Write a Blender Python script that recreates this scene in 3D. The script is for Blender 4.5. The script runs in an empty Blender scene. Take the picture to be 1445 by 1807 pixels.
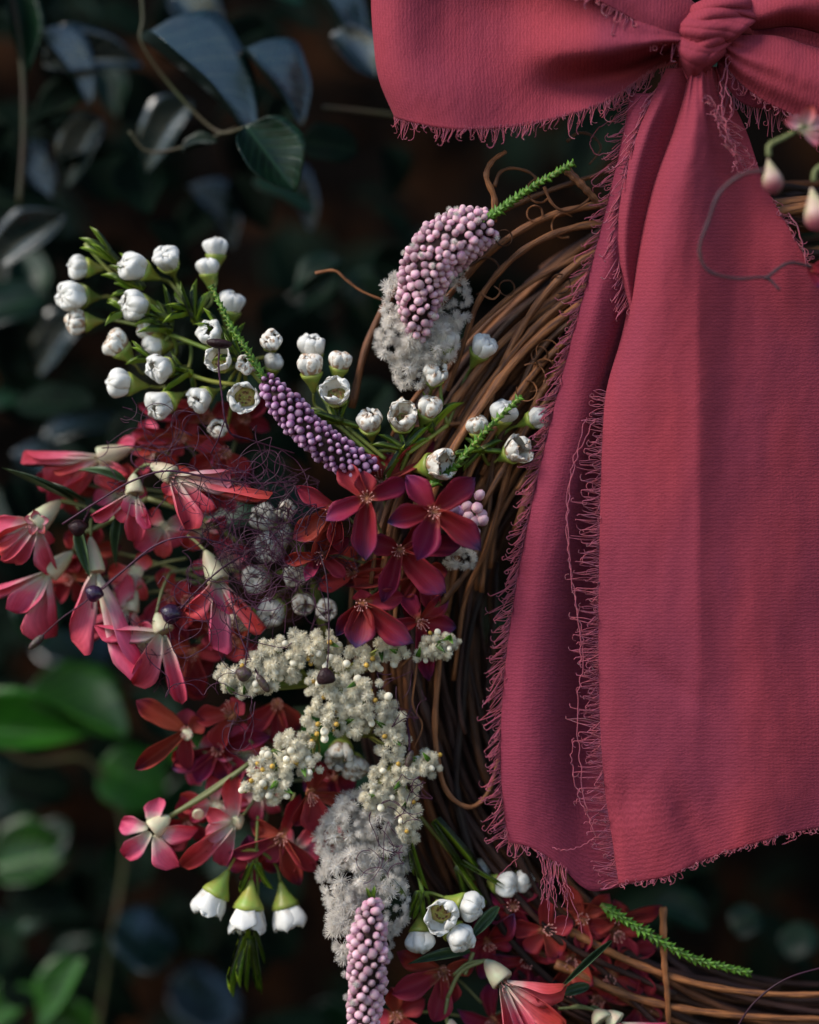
import bpy, math, random
from mathutils import Vector, Matrix, noise
R = random.Random(7)
rad = math.radians
C = bpy.context.scene.collection
scn = bpy.context.scene

# ------------------------------------------------------------------ camera, sky, sun, exposure
S = 0.26 / 1445.0            # metres per photo pixel in the plane of focus
CX, CY = 722.5, 903.5
D = 3333.0                   # camera distance, in the same unit
cam = bpy.data.cameras.new('camera'); camo = bpy.data.objects.new('camera', cam); C.objects.link(camo)
camo.location = (0, -D * S, 0); camo.rotation_euler = (rad(90), 0, 0)
cam.sensor_fit = 'HORIZONTAL'; cam.sensor_width = 24.0; cam.lens = 24.0 * D / 1445.0
cam.clip_start = 0.02; cam.clip_end = 200
cam.dof.use_dof = True; cam.dof.focus_distance = (D - 20) * S; cam.dof.aperture_fstop = 1.9
scn.camera = camo
w = bpy.data.worlds.new('World'); scn.world = w; w.use_nodes = True
wn = w.node_tree
sky = wn.nodes.new('ShaderNodeTexSky'); sky.sky_type = 'NISHITA'; sky.sun_disc = False; sky.ozone_density = 2.0; sky.air_density = 1.0; sky.dust_density = 0.1
SUND = Vector((-0.85, -0.42, 0.80)).normalized()
sky.sun_elevation = math.asin(SUND.z); sky.sun_rotation = math.atan2(SUND.x, SUND.y)
bg = wn.nodes['Background']; bg.inputs['Strength'].default_value = 0.115
wn.links.new(sky.outputs[0], bg.inputs[0])
sun = bpy.data.lights.new('sun', 'SUN'); sun.energy = 2.5; sun.angle = rad(28); sun.color = (1.0, 0.92, 0.82)
suno = bpy.data.objects.new('sun', sun); C.objects.link(suno)
suno.rotation_euler = (-SUND).to_track_quat('-Z', 'Y').to_euler()
scn.view_settings.view_transform = 'Standard'; scn.view_settings.look = 'None'
scn.view_settings.exposure = 0.92; scn.view_settings.gamma = 1.0
try:
    scn.cycles.max_bounces = 8; scn.cycles.transparent_max_bounces = 10
except Exception: pass

# ------------------------------------------------------------------ helpers
def P(x, y, d=0.0):
    k = (D + d) / D
    return Vector(((x - CX) * S * k, d * S, (CY - y) * S * k))
def V(x, y, d=0.0):          # a direction given in photo pixels
    return Vector((x, d, -y))
W = {}
def thing(name, label, cat, loc, group=None):
    o = bpy.data.objects.new(name, None); C.objects.link(o)
    o.empty_display_size = 0.01
    o.location = loc; W[o] = Matrix.Translation(loc)
    o['label'] = label; o['category'] = cat
    if group: o['group'] = group
    return o
def place(name, me, M, parent=None, label=None, kind=None):
    o = bpy.data.objects.new(name, me); C.objects.link(o); W[o] = M
    if parent is not None:
        o.parent = parent; o.matrix_basis = W[parent].inverted() @ M
    else:
        o.matrix_basis = M
    if label: o['label'] = label
    if kind: o['kind'] = kind
    return o
class MB:
    def __init__(s): s.v = []; s.f = []; s.uv = []
    def add(s, vs, fs, uvs=None):
        n = len(s.v); s.v += [tuple(v) for v in vs]; s.f += [tuple(i + n for i in f) for f in fs]
        s.uv += list(uvs) if uvs else [(0.5, 0.5)] * len(vs)
    def tube(s, pts, r, sides=5, cap=True):
        pts = [Vector(p) for p in pts]; n = len(pts)
        if n < 2: return
        rr = r if isinstance(r, (list, tuple)) else [r] * n
        t = (pts[1] - pts[0]).normalized()
        a = t.orthogonal().normalized(); vs = []; uv = []; L = 0
        for i, p in enumerate(pts):
            t2 = (pts[min(i + 1, n - 1)] - pts[max(i - 1, 0)])
            if t2.length < 1e-12: t2 = t.copy()
            t2.normalize()
            a = (a - t2 * a.dot(t2))
            a = a.normalized() if a.length > 1e-9 else t2.orthogonal().normalized()
            b = t2.cross(a)
            if i: L += (p - pts[i - 1]).length
            for k in range(sides):
                an = 2 * math.pi * k / sides
                vs.append(p + (a * math.cos(an) + b * math.sin(an)) * rr[i]); uv.append((L / S / 100, k / sides))
        fs = []
        for i in range(n - 1):
            for k in range(sides):
                k2 = (k + 1) % sides
                fs.append((i * sides + k, i * sides + k2, (i + 1) * sides + k2, (i + 1) * sides + k))
        if cap:
            fs.append(tuple(reversed(range(sides)))); fs.append(tuple((n - 1) * sides + k for k in range(sides)))
        s.add(vs, fs, uv)
    def mesh(s, name, mat, smooth=True, origin=None):
        me = bpy.data.meshes.new(name)
        vs = s.v if origin is None else [(v[0] - origin[0], v[1] - origin[1], v[2] - origin[2]) for v in s.v]
        me.from_pydata(vs, [], s.f)
        ul = me.uv_layers.new(name='UVMap')
        li = [0] * len(me.loops); me.loops.foreach_get('vertex_index', li)
        fl = [0.0] * (2 * len(li))
        for i, vi in enumerate(li): fl[2 * i], fl[2 * i + 1] = s.uv[vi]
        ul.data.foreach_set('uv', fl)
        if smooth: me.polygons.foreach_set('use_smooth', [True] * len(me.polygons))
        me.materials.append(mat); me.update()
        return me
    def part(s, name, mat, parent, label=None, kind=None, smooth=True):
        o0 = W[parent].to_translation()
        me = s.mesh(name, mat, smooth, o0)
        return place(name, me, Matrix.Translation(o0), parent, label, kind)
def cr(p0, p1, p2, p3, t):
    return 0.5 * ((2 * p1) + (-p0 + p2) * t + (2 * p0 - 5 * p1 + 4 * p2 - p3) * t * t + (-p0 + 3 * p1 - 3 * p2 + p3) * t ** 3)
def spl(pts, n):
    """Catmull-Rom through pts, n samples"""
    pts = [Vector(p) for p in pts]; m = len(pts); out = []
    for i in range(n):
        u = i / (n - 1) * (m - 1); k = min(int(u), m - 2); t = u - k
        p0 = pts[k - 1] if k > 0 else pts[0] * 2 - pts[1]
        p3 = pts[k + 2] if k + 2 < m else pts[-1] * 2 - pts[-2]
        out.append(cr(p0, pts[k], pts[k + 1], p3, t))
    return out
def frame(o, x, z, sx=1, sy=1, sz=1):
    """matrix with x axis along x and z axis as near z as possible"""
    x = Vector(x).normalized(); z = Vector(z); z = z - x * z.dot(x)
    if z.length < 1e-6: z = x.orthogonal()
    z.normalize(); y = z.cross(x)
    M = Matrix(((x.x * sx, y.x * sy, z.x * sz, o[0]), (x.y * sx, y.y * sy, z.y * sz, o[1]), (x.z * sx, y.z * sy, z.z * sz, o[2]), (0, 0, 0, 1)))
    return M
def framez(o, z, spin=0, s=1.0):
    z = Vector(z).normalized(); x = z.orthogonal().normalized()
    x = Matrix.Rotation(spin, 3, z) @ x
    return frame(o, x, z, s, s, s)
def rn(a, b): return R.uniform(a, b)

# ------------------------------------------------------------------ materials
def mat(name, col, rough=0.6, spec=0.5, sheen=0.0, sss=0.0, trans=0.0, bump=None, vary=0.12, noise_scale=None, col2=None, coat=0.0, nr=(0.35, 0.7), zc=None):
    m = bpy.data.materials.new(name); m.use_nodes = True; nt = m.node_tree; N = nt.nodes; Lk = nt.links
    b = N['Principled BSDF']; out = N['Material Output']
    b.inputs['Roughness'].default_value = rough; b.inputs['Specular IOR Level'].default_value = spec
    if sheen: b.inputs['Sheen Weight'].default_value = sheen; b.inputs['Sheen Roughness'].default_value = 0.4
    if coat: b.inputs['Coat Weight'].default_value = coat; b.inputs['Coat Roughness'].default_value = 0.2
    tc = N.new('ShaderNodeTexCoord')
    nz = N.new('ShaderNodeTexNoise'); nz.inputs['Scale'].default_value = noise_scale or 400; nz.inputs['Detail'].default_value = 4
    Lk.new(tc.outputs['Object'], nz.inputs['Vector'])
    mx = N.new('ShaderNodeMix'); mx.data_type = 'RGBA'
    c2 = col2 or tuple(min(1, c * 0.55) for c in col)
    mx.inputs[6].default_value = (*col, 1); mx.inputs[7].default_value = (*c2, 1)
    rp = N.new('ShaderNodeMapRange'); rp.inputs[1].default_value = nr[0]; rp.inputs[2].default_value = nr[1]
    Lk.new(nz.outputs[0], rp.inputs[0]); Lk.new(rp.outputs[0], mx.inputs[0])
    oi = N.new('ShaderNodeObjectInfo'); hs = N.new('ShaderNodeHueSaturation')
    mr = N.new('ShaderNodeMapRange'); mr.inputs[3].default_value = 1 - vary * 2; mr.inputs[4].default_value = 1 + vary
    Lk.new(oi.outputs['Random'], mr.inputs[0]); Lk.new(mr.outputs[0], hs.inputs['Value'])
    src = mx.outputs[2]
    if zc:      # the colour of the thing's own tip, along its own axis
        sz = N.new('ShaderNodeSeparateXYZ'); Lk.new(tc.outputs['Object'], sz.inputs[0])
        zr = N.new('ShaderNodeMapRange'); zr.inputs[1].default_value = zc[1]; zr.inputs[2].default_value = zc[2]; Lk.new(sz.outputs[2], zr.inputs[0])
        m2 = N.new('ShaderNodeMix'); m2.data_type = 'RGBA'; m2.inputs[7].default_value = (*zc[0], 1); Lk.new(src, m2.inputs[6]); Lk.new(zr.outputs[0], m2.inputs[0]); src = m2.outputs[2]
    Lk.new(src, hs.inputs['Color']); Lk.new(hs.outputs[0], b.inputs['Base Color'])
    if bump:
        bz = N.new('ShaderNodeTexNoise'); bz.inputs['Scale'].default_value = bump[0]; bz.inputs['Detail'].default_value = 3
        Lk.new(tc.outputs['Object'], bz.inputs['Vector'])
        if len(bump) > 3:       # bark: furrows run along the stem
            bm_ = N.new('ShaderNodeMapping'); bm_.inputs['Scale'].default_value = (2.2, 9, 1); Lk.new(tc.outputs['UV'], bm_.inputs[0]); Lk.new(bm_.outputs[0], bz.inputs['Vector']); bz.inputs['Roughness'].default_value = .7
            Lk.new(bm_.outputs[0], nz.inputs['Vector']); nz.inputs['Scale'].default_value = 1.1
        bp = N.new('ShaderNodeBump'); bp.inputs['Strength'].default_value = bump[1]; bp.inputs['Distance'].default_value = bump[2]
        Lk.new(bz.outputs[0], bp.inputs['Height']); Lk.new(bp.outputs[0], b.inputs['Normal'])
    if trans:
        tr = N.new('ShaderNodeBsdfTranslucent'); Lk.new(hs.outputs[0], tr.inputs[0])
        ms = N.new('ShaderNodeMixShader'); ms.inputs[0].default_value = trans
        Lk.new(b.outputs[0], ms.inputs[1]); Lk.new(tr.outputs[0], ms.inputs[2]); Lk.new(ms.outputs[0], out.inputs[0])
    return m
def petal_mat(name, stops, rough=0.52, spec=0.4, trans=0.32, hue=0.015, vein=0.5):
    """colour runs along the length of the petal (UV x) with faint veins"""
    m = bpy.data.materials.new(name); m.use_nodes = True; nt = m.node_tree; N = nt.nodes; Lk = nt.links
    b = N['Principled BSDF']; out = N['Material Output']; b.inputs['Roughness'].default_value = rough
    b.inputs['Specular IOR Level'].default_value = spec * 0.4; b.inputs['Sheen Weight'].default_value = 0.04
    uv = N.new('ShaderNodeUVMap'); sx = N.new('ShaderNodeSeparateXYZ'); Lk.new(uv.outputs[0], sx.inputs[0])
    tc = N.new('ShaderNodeTexCoord'); nz = N.new('ShaderNodeTexNoise'); nz.inputs['Scale'].default_value = 6; nz.inputs['Detail'].default_value = 5
    Lk.new(tc.outputs['Object'], nz.inputs['Vector'])
    oi = N.new('ShaderNodeObjectInfo')
    ad = N.new('ShaderNodeMath'); ad.operation = 'MULTIPLY_ADD'; Lk.new(oi.outputs['Random'], ad.inputs[0]); ad.inputs[1].default_value = 0.22; Lk.new(sx.outputs[0], ad.inputs[2])
    a2 = N.new('ShaderNodeMath'); a2.operation = 'MULTIPLY_ADD'; Lk.new(nz.outputs[0], a2.inputs[0]); a2.inputs[1].default_value = 0.35; Lk.new(ad.outputs[0], a2.inputs[2])
    a3 = N.new('ShaderNodeMath'); a3.operation = 'SUBTRACT'; Lk.new(a2.outputs[0], a3.inputs[0]); a3.inputs[1].default_value = 0.28
    cr_ = N.new('ShaderNodeValToRGB'); e = cr_.color_ramp.elements
    while len(e) < len(stops): e.new(0.5)
    for i, (p, c) in enumerate(stops): e[i].position = p; e[i].color = (*c, 1)
    Lk.new(a3.outputs[0], cr_.inputs[0])
    # veins
    wv = N.new('ShaderNodeMath'); wv.operation = 'MULTIPLY'; wv.inputs[1].default_value = 70; Lk.new(sx.outputs[1], wv.inputs[0])
    sn = N.new('ShaderNodeMath'); sn.operation = 'SINE'; Lk.new(wv.outputs[0], sn.inputs[0])
    hs = N.new('ShaderNodeHueSaturation'); Lk.new(cr_.outputs[0], hs.inputs['Color'])
    hm = N.new('ShaderNodeMapRange'); hm.inputs[3].default_value = 0.5 - hue; hm.inputs[4].default_value = 0.5 + hue
    Lk.new(oi.outputs['Random'], hm.inputs[0]); Lk.new(hm.outputs[0], hs.inputs['Hue'])
    vm = N.new('ShaderNodeMapRange'); vm.inputs[1].default_value = -1; vm.inputs[3].default_value = 0.94; vm.inputs[4].default_value = 1.04
    Lk.new(sn.outputs[0], vm.inputs[0]); Lk.new(vm.outputs[0], hs.inputs['Value'])
    Lk.new(hs.outputs[0], b.inputs['Base Color'])
    bp = N.new('ShaderNodeBump'); bp.inputs['Strength'].default_value = vein * 0.16; bp.inputs['Distance'].default_value = 0.0002
    Lk.new(sn.outputs[0], bp.inputs['Height'])
    nb = N.new('ShaderNodeTexNoise'); nb.inputs['Scale'].default_value = 30; Lk.new(tc.outputs['Object'], nb.inputs['Vector'])
    bp2 = N.new('ShaderNodeBump'); bp2.inputs['Strength'].default_value = 0.25; bp2.inputs['Distance'].default_value = 0.0003
    Lk.new(nb.outputs[0], bp2.inputs['Height']); Lk.new(bp.outputs[0], bp2.inputs['Normal']); Lk.new(bp2.outputs[0], b.inputs['Normal'])
    tr = N.new('ShaderNodeBsdfTranslucent'); Lk.new(hs.outputs[0], tr.inputs[0])
    ms = N.new('ShaderNodeMixShader'); ms.inputs[0].default_value = trans
    Lk.new(b.outputs[0], ms.inputs[1]); Lk.new(tr.outputs[0], ms.inputs[2]); Lk.new(ms.outputs[0], out.inputs[0])
    return m
def cloth_mat(name, red, mauve, sheer=0.06, shift=0.0):
    m = bpy.data.materials.new(name); m.use_nodes = True; nt = m.node_tree; N = nt.nodes; Lk = nt.links
    b = N['Principled BSDF']; out = N['Material Output']; b.inputs['Roughness'].default_value = 0.75
    b.inputs['Specular IOR Level'].default_value = 0.06; b.inputs['Sheen Weight'].default_value = 0.06; b.inputs['Sheen Roughness'].default_value = 0.45
    b.inputs['Sheen Tint'].default_value = (0.9, 0.45, 0.5, 1)
    tc = N.new('ShaderNodeTexCoord'); uv = N.new('ShaderNodeUVMap')
    nz = N.new('ShaderNodeTexNoise'); nz.inputs['Scale'].default_value = 14; nz.inputs['Detail'].default_value = 3
    mp = N.new('ShaderNodeMapping'); mp.inputs['Scale'].default_value = (1.6, 1, 0.6); mp.inputs['Location'].default_value = (shift, 0.3, shift * 0.7)
    Lk.new(tc.outputs['Object'], mp.inputs[0]); Lk.new(mp.outputs[0], nz.inputs['Vector'])
    rp = N.new('ShaderNodeMapRange'); rp.inputs[1].default_value = 0.40; rp.inputs[2].default_value = 0.60; Lk.new(nz.outputs[0], rp.inputs[0])
    mx = N.new('ShaderNodeMix'); mx.data_type = 'RGBA'; mx.inputs[6].default_value = (*red, 1); mx.inputs[7].default_value = (*mauve, 1)
    Lk.new(rp.outputs[0], mx.inputs[0])
    # crepe weave: wavy weft picks + fine warp
    m2 = N.new('ShaderNodeMapping'); m2.inputs['Scale'].default_value = (17.0, 30.0, 1)
    Lk.new(uv.outputs[0], m2.inputs[0])
    n2 = N.new('ShaderNodeTexNoise'); n2.inputs['Scale'].default_value = 1.0; n2.inputs['Detail'].default_value = 3; n2.inputs['Roughness'].default_value = 0.6
    Lk.new(m2.outputs[0], n2.inputs['Vector'])
    wv = N.new('ShaderNodeTexWave'); wv.wave_type = 'BANDS'; wv.bands_direction = 'Y'; wv.inputs['Scale'].default_value = 4.6
    wv.inputs['Distortion'].default_value = 5; wv.inputs['Detail'].default_value = 2; wv.inputs['Detail Scale'].default_value = 3
    Lk.new(uv.outputs[0], wv.inputs['Vector'])
    wx = N.new('ShaderNodeTexWave'); wx.wave_type = 'BANDS'; wx.bands_direction = 'X'; wx.inputs['Scale'].default_value = 6.0; wx.inputs['Distortion'].default_value = 1.0
    Lk.new(uv.outputs[0], wx.inputs['Vector'])
    s1 = N.new('ShaderNodeMath'); s1.operation = 'MULTIPLY_ADD'; Lk.new(n2.outputs[0], s1.inputs[0]); s1.inputs[1].default_value = 2.6; Lk.new(wv.outputs['Fac'], s1.inputs[2])
    s2 = N.new('ShaderNodeMath'); s2.operation = 'MULTIPLY_ADD'; Lk.new(wx.outputs['Fac'], s2.inputs[0]); s2.inputs[1].default_value = 0.25; Lk.new(s1.outputs[0], s2.inputs[2])
    bp = N.new('ShaderNodeBump'); bp.inputs['Strength'].default_value = 0.25; bp.inputs['Distance'].default_value = 0.0003
    Lk.new(s2.outputs[0], bp.inputs['Height']); Lk.new(bp.outputs[0], b.inputs['Normal'])
    hs = N.new('ShaderNodeHueSaturation'); Lk.new(mx.outputs[2], hs.inputs['Color'])
    vr = N.new('ShaderNodeMapRange'); vr.inputs[1].default_value = 1.2; vr.inputs[2].default_value = 3.0; vr.inputs[3].default_value = 0.85; vr.inputs[4].default_value = 1.12
    Lk.new(s2.outputs[0], vr.inputs[0]); Lk.new(vr.outputs[0], hs.inputs['Value']); Lk.new(hs.outputs[0], b.inputs['Base Color'])
    tr = N.new('ShaderNodeBsdfTranslucent'); Lk.new(hs.outputs[0], tr.inputs[0])
    ms = N.new('ShaderNodeMixShader'); ms.inputs[0].default_value = 0.22
    Lk.new(b.outputs[0], ms.inputs[1]); Lk.new(tr.outputs[0], ms.inputs[2])
    tp = N.new('ShaderNodeBsdfTransparent'); m3 = N.new('ShaderNodeMixShader'); m3.inputs[0].default_value = sheer
    Lk.new(ms.outputs[0], m3.inputs[1]); Lk.new(tp.outputs[0], m3.inputs[2]); Lk.new(m3.outputs[0], out.inputs[0])
    return m
ROSE = (0.335, 0.046, 0.065); MAUVE = (0.255, 0.041, 0.070)
M_cloth = cloth_mat('rose_crepe', ROSE, MAUVE, 0.0)
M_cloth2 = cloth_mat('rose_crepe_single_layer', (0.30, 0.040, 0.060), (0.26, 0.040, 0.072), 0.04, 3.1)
M_thread = mat('rose_thread', (0.40, 0.075, 0.10), 0.7, 0.2, sheen=0.3, trans=0.2, vary=0.0, col2=(0.32, 0.075, 0.13))
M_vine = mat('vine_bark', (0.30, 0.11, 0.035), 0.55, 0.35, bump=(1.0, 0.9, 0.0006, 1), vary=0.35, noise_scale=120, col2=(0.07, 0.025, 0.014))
M_vinehalf = mat('vine_bark_half_shaded', (0.15, 0.052, 0.018), 0.6, 0.25, bump=(1.0, 0.9, 0.0006, 1), vary=0.35, noise_scale=120, col2=(0.05, 0.018, 0.01))  # same bark in part shade, the shade put into its colour
M_vineshade = mat('vine_bark_shaded', (0.050, 0.018, 0.012), 0.6, 0.3, bump=(1.0, 0.9, 0.0006, 1), vary=0.35, noise_scale=120)  # same bark, darkened in colour to stand in for shade from bow and flowers
M_white = mat('waxy_white_petal', (0.82, 0.80, 0.75), 0.45, 0.3, trans=0.3, bump=(3, 0.35, 0.0004), vary=0.07, noise_scale=1.6, col2=(0.62, 0.52, 0.40), nr=(0.56, 0.74))
M_whitebr = mat('browned_white_petal', (0.74, 0.70, 0.62), 0.5, 0.3, trans=0.12, bump=(3, 0.45, 0.0004), vary=0.08, noise_scale=2.2, col2=(0.36, 0.22, 0.13), nr=(0.52, 0.66))
M_cup = mat('green_flower_cup', (0.20, 0.30, 0.045), 0.45, 0.4, trans=0.05, bump=(4, 0.3, 0.0003), vary=0.2, noise_scale=1.5, col2=(0.30, 0.27, 0.05))
M_disc = mat('olive_flower_centre', (0.34, 0.36, 0.08), 0.5, 0.4, vary=0.2, noise_scale=5, col2=(0.35, 0.2, 0.08))
M_brown = mat('dried_brown', (0.20, 0.09, 0.045), 0.7, 0.2, vary=0.2)
M_stem = mat('green_stem', (0.13, 0.21, 0.03), 0.5, 0.4, bump=(600, 0.3, 0.0003), vary=0.2, noise_scale=60, col2=(0.24, 0.20, 0.04))
M_leafn = mat('needle_leaf', (0.11, 0.24, 0.02), 0.42, 0.45, trans=0.15, vary=0.25, noise_scale=3, col2=(0.24, 0.32, 0.02))
M_scale = mat('scale_leaf_green', (0.065, 0.17, 0.018), 0.5, 0.4, trans=0.15, vary=0.25, noise_scale=2, col2=(0.11, 0.24, 0.02))
M_oliveleaf = mat('grey_green_leaf', (0.085, 0.14, 0.06), 0.5, 0.4, trans=0.15, vary=0.15, noise_scale=3)
M_olivestem = mat('olive_stalk', (0.20, 0.20, 0.07), 0.5, 0.4, vary=0.2, noise_scale=60, col2=(0.13, 0.15, 0.05))
M_cream = mat('cream_green_flower_base', (0.62, 0.64, 0.40), 0.5, 0.35, trans=0.12, vary=0.15, noise_scale=1.2, col2=(0.60, 0.42, 0.30))
M_cupred = mat('ochre_flower_base', (0.42, 0.18, 0.07), 0.5, 0.35, vary=0.2, noise_scale=2, col2=(0.30, 0.07, 0.05))
CRM = (0.62, 0.60, 0.42); PNK = (0.76, 0.15, 0.22); CRS = (0.40, 0.035, 0.055)
M_bell = petal_mat('pink_petal_cream_base', [(0.0, CRM), (0.2, (0.66, 0.44, 0.40)), (0.46, PNK), (0.75, (0.64, 0.075, 0.12)), (1.0, (0.48, 0.04, 0.06))])
M_bellpale = petal_mat('pale_pink_petal', [(0.0, CRM), (0.45, (0.66, 0.36, 0.38)), (0.75, (0.60, 0.18, 0.22)), (1.0, (0.5, 0.07, 0.08))])
M_red = petal_mat('dull_red_petal', [(0.0, (0.36, 0.16, 0.07)), (0.15, (0.34, 0.035, 0.030)), (0.8, (0.32, 0.026, 0.036)), (1.0, (0.18, 0.022, 0.055))])
M_star = petal_mat('crimson_petal_violet_tip', [(0.0, (0.42, 0.13, 0.07)), (0.12, (0.24, 0.014, 0.020)), (0.62, (0.27, 0.017, 0.046)), (0.88, (0.19, 0.024, 0.085)), (1.0, (0.07, 0.035, 0.10))])
M_stamen = mat('pink_stamen', (0.62, 0.34, 0.28), 0.5, 0.3, vary=0.1, col2=(0.5, 0.1, 0.12))
M_budp = mat('pink_bud', (0.56, 0.22, 0.36), 0.6, 0.25, trans=0.1, vary=0.2, bump=(2.5, 0.5, 0.0003), noise_scale=1.2, col2=(0.66, 0.48, 0.45), zc=((0.74, 0.50, 0.54), 0.4, 1.25))
M_budl = mat('lilac_bud', (0.27, 0.09, 0.22), 0.5, 0.35, trans=0.08, vary=0.2, bump=(2.5, 0.5, 0.0003), noise_scale=1.2, col2=(0.24, 0.09, 0.20), zc=((0.58, 0.36, 0.52), 0.2, 1.2))
M_core = mat('spike_core', (0.04, 0.022, 0.02), 0.8, 0.1, vary=0.0)
M_fluff = mat('white_filament', (0.96, 0.93, 0.88), 0.7, 0.15, trans=0.55, vary=0.08, noise_scale=1, col2=(0.92, 0.86, 0.80))
M_rice = mat('cream_tuft', (0.95, 0.91, 0.76), 0.75, 0.15, trans=0.3, vary=0.1, noise_scale=1, col2=(0.90, 0.80, 0.60))
M_riceo = mat('golden_floret', (0.60, 0.36, 0.06), 0.5, 0.3, vary=0.15)
M_pod = mat('dark_seed_pod', (0.018, 0.006, 0.008), 0.45, 0.2, bump=(3, 0.6, 0.0006), vary=0.1, noise_scale=2, col2=(0.03, 0.012, 0.012))
M_podv = mat('violet_seed_pod', (0.03, 0.010, 0.035), 0.28, 0.5, bump=(3, 0.6, 0.0006), vary=0.1, noise_scale=2)
M_podo = mat('olive_seed_pod', (0.06, 0.045, 0.02), 0.4, 0.4, bump=(3, 0.6, 0.0006), vary=0.1, noise_scale=2, col2=(0.07, 0.03, 0.05))
M_hair = mat('purple_thread', (0.055, 0.014, 0.035), 0.5, 0.25, vary=0.2, noise_scale=60, col2=(0.03, 0.006, 0.015))
M_ivystem = mat('climber_stem', (0.045, 0.055, 0.018), 0.55, 0.3, vary=0.2, noise_scale=60, col2=(0.06, 0.035, 0.02))
M_wall = mat('brown_wall', (0.034, 0.012, 0.004), 0.9, 0.05, bump=(40, 0.8, 0.01), vary=0.0, noise_scale=30, col2=(0.003, 0.002, 0.0015), nr=(0.30, 0.52))
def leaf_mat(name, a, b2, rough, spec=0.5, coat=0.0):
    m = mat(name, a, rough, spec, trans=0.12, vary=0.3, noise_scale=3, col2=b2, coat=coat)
    nt = m.node_tree; N = nt.nodes; Lk = nt.links; b = N['Principled BSDF']
    uv = N.new('ShaderNodeUVMap'); sx = N.new('ShaderNodeSeparateXYZ'); Lk.new(uv.outputs[0], sx.inputs[0])
    def mt(op, x, y=None, z=None):
        n = N.new('ShaderNodeMath'); n.operation = op
        for i, q in enumerate((x, y, z)):
            if q is None: continue
            if isinstance(q, (int, float)): n.inputs[i].default_value = q
            else: Lk.new(q, n.inputs[i])
        return n.outputs[0]
    c = mt('ABSOLUTE', mt('SUBTRACT', sx.outputs[1], 0.5))
    side = mt('SINE', mt('MULTIPLY', mt('SUBTRACT', sx.outputs[0], mt('MULTIPLY', c, 0.7)), 46))
    side = mt('POWER', mt('MAXIMUM', side, 0.0), 6)
    mid = N.new('ShaderNodeMapRange'); mid.inputs[1].default_value = 0.0; mid.inputs[2].default_value = 0.04; mid.inputs[3].default_value = 1.0; mid.inputs[4].default_value = 0.0
    Lk.new(c, mid.inputs[0])
    v = mt('MAXIMUM', mid.outputs[0], mt('MULTIPLY', side, 0.45))
    src = b.inputs['Base Color'].links[0].from_socket
    mx = N.new('ShaderNodeMix'); mx.data_type = 'RGBA'; Lk.new(src, mx.inputs[6]); mx.inputs[7].default_value = (a[0] * 3 + .01, a[1] * 2.2 + .015, a[2] * 2.5 + .005, 1)
    Lk.new(mt('MULTIPLY', v, 0.6), mx.inputs[0]); Lk.new(mx.outputs[2], b.inputs['Base Color'])
    nz = N.new('ShaderNodeTexNoise'); nz.inputs['Scale'].default_value = 5; tc = N.new('ShaderNodeTexCoord'); Lk.new(tc.outputs['Object'], nz.inputs['Vector'])
    bp = N.new('ShaderNodeBump'); bp.inputs['Strength'].default_value = 0.35; bp.inputs['Distance'].default_value = 0.0008
    Lk.new(mt('MULTIPLY_ADD', nz.outputs[0], 1.2, mt('MULTIPLY', v, -0.6)), bp.inputs['Height']); Lk.new(bp.outputs[0], b.inputs['Normal'])
    rz = N.new('ShaderNodeMapRange'); rz.inputs[3].default_value = rough * .8; rz.inputs[4].default_value = rough * 1.4; Lk.new(nz.outputs[0], rz.inputs[0]); Lk.new(rz.outputs[0], b.inputs['Roughness'])
    return m
M_ivyshade = leaf_mat('shaded_leaf', (0.0025, 0.009, 0.005), (0.002, 0.005, 0.0035), 0.6, 0.04)  # near-black, dull leaf colour stands in for the shade of the deep background
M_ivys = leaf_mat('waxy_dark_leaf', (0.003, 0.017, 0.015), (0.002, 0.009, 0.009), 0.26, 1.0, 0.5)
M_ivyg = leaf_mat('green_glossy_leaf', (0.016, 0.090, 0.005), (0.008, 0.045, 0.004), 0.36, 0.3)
M_ivyb = leaf_mat('deep_green_leaf', (0.005, 0.026, 0.010), (0.003, 0.013, 0.007), 0.32, 0.25)

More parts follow.
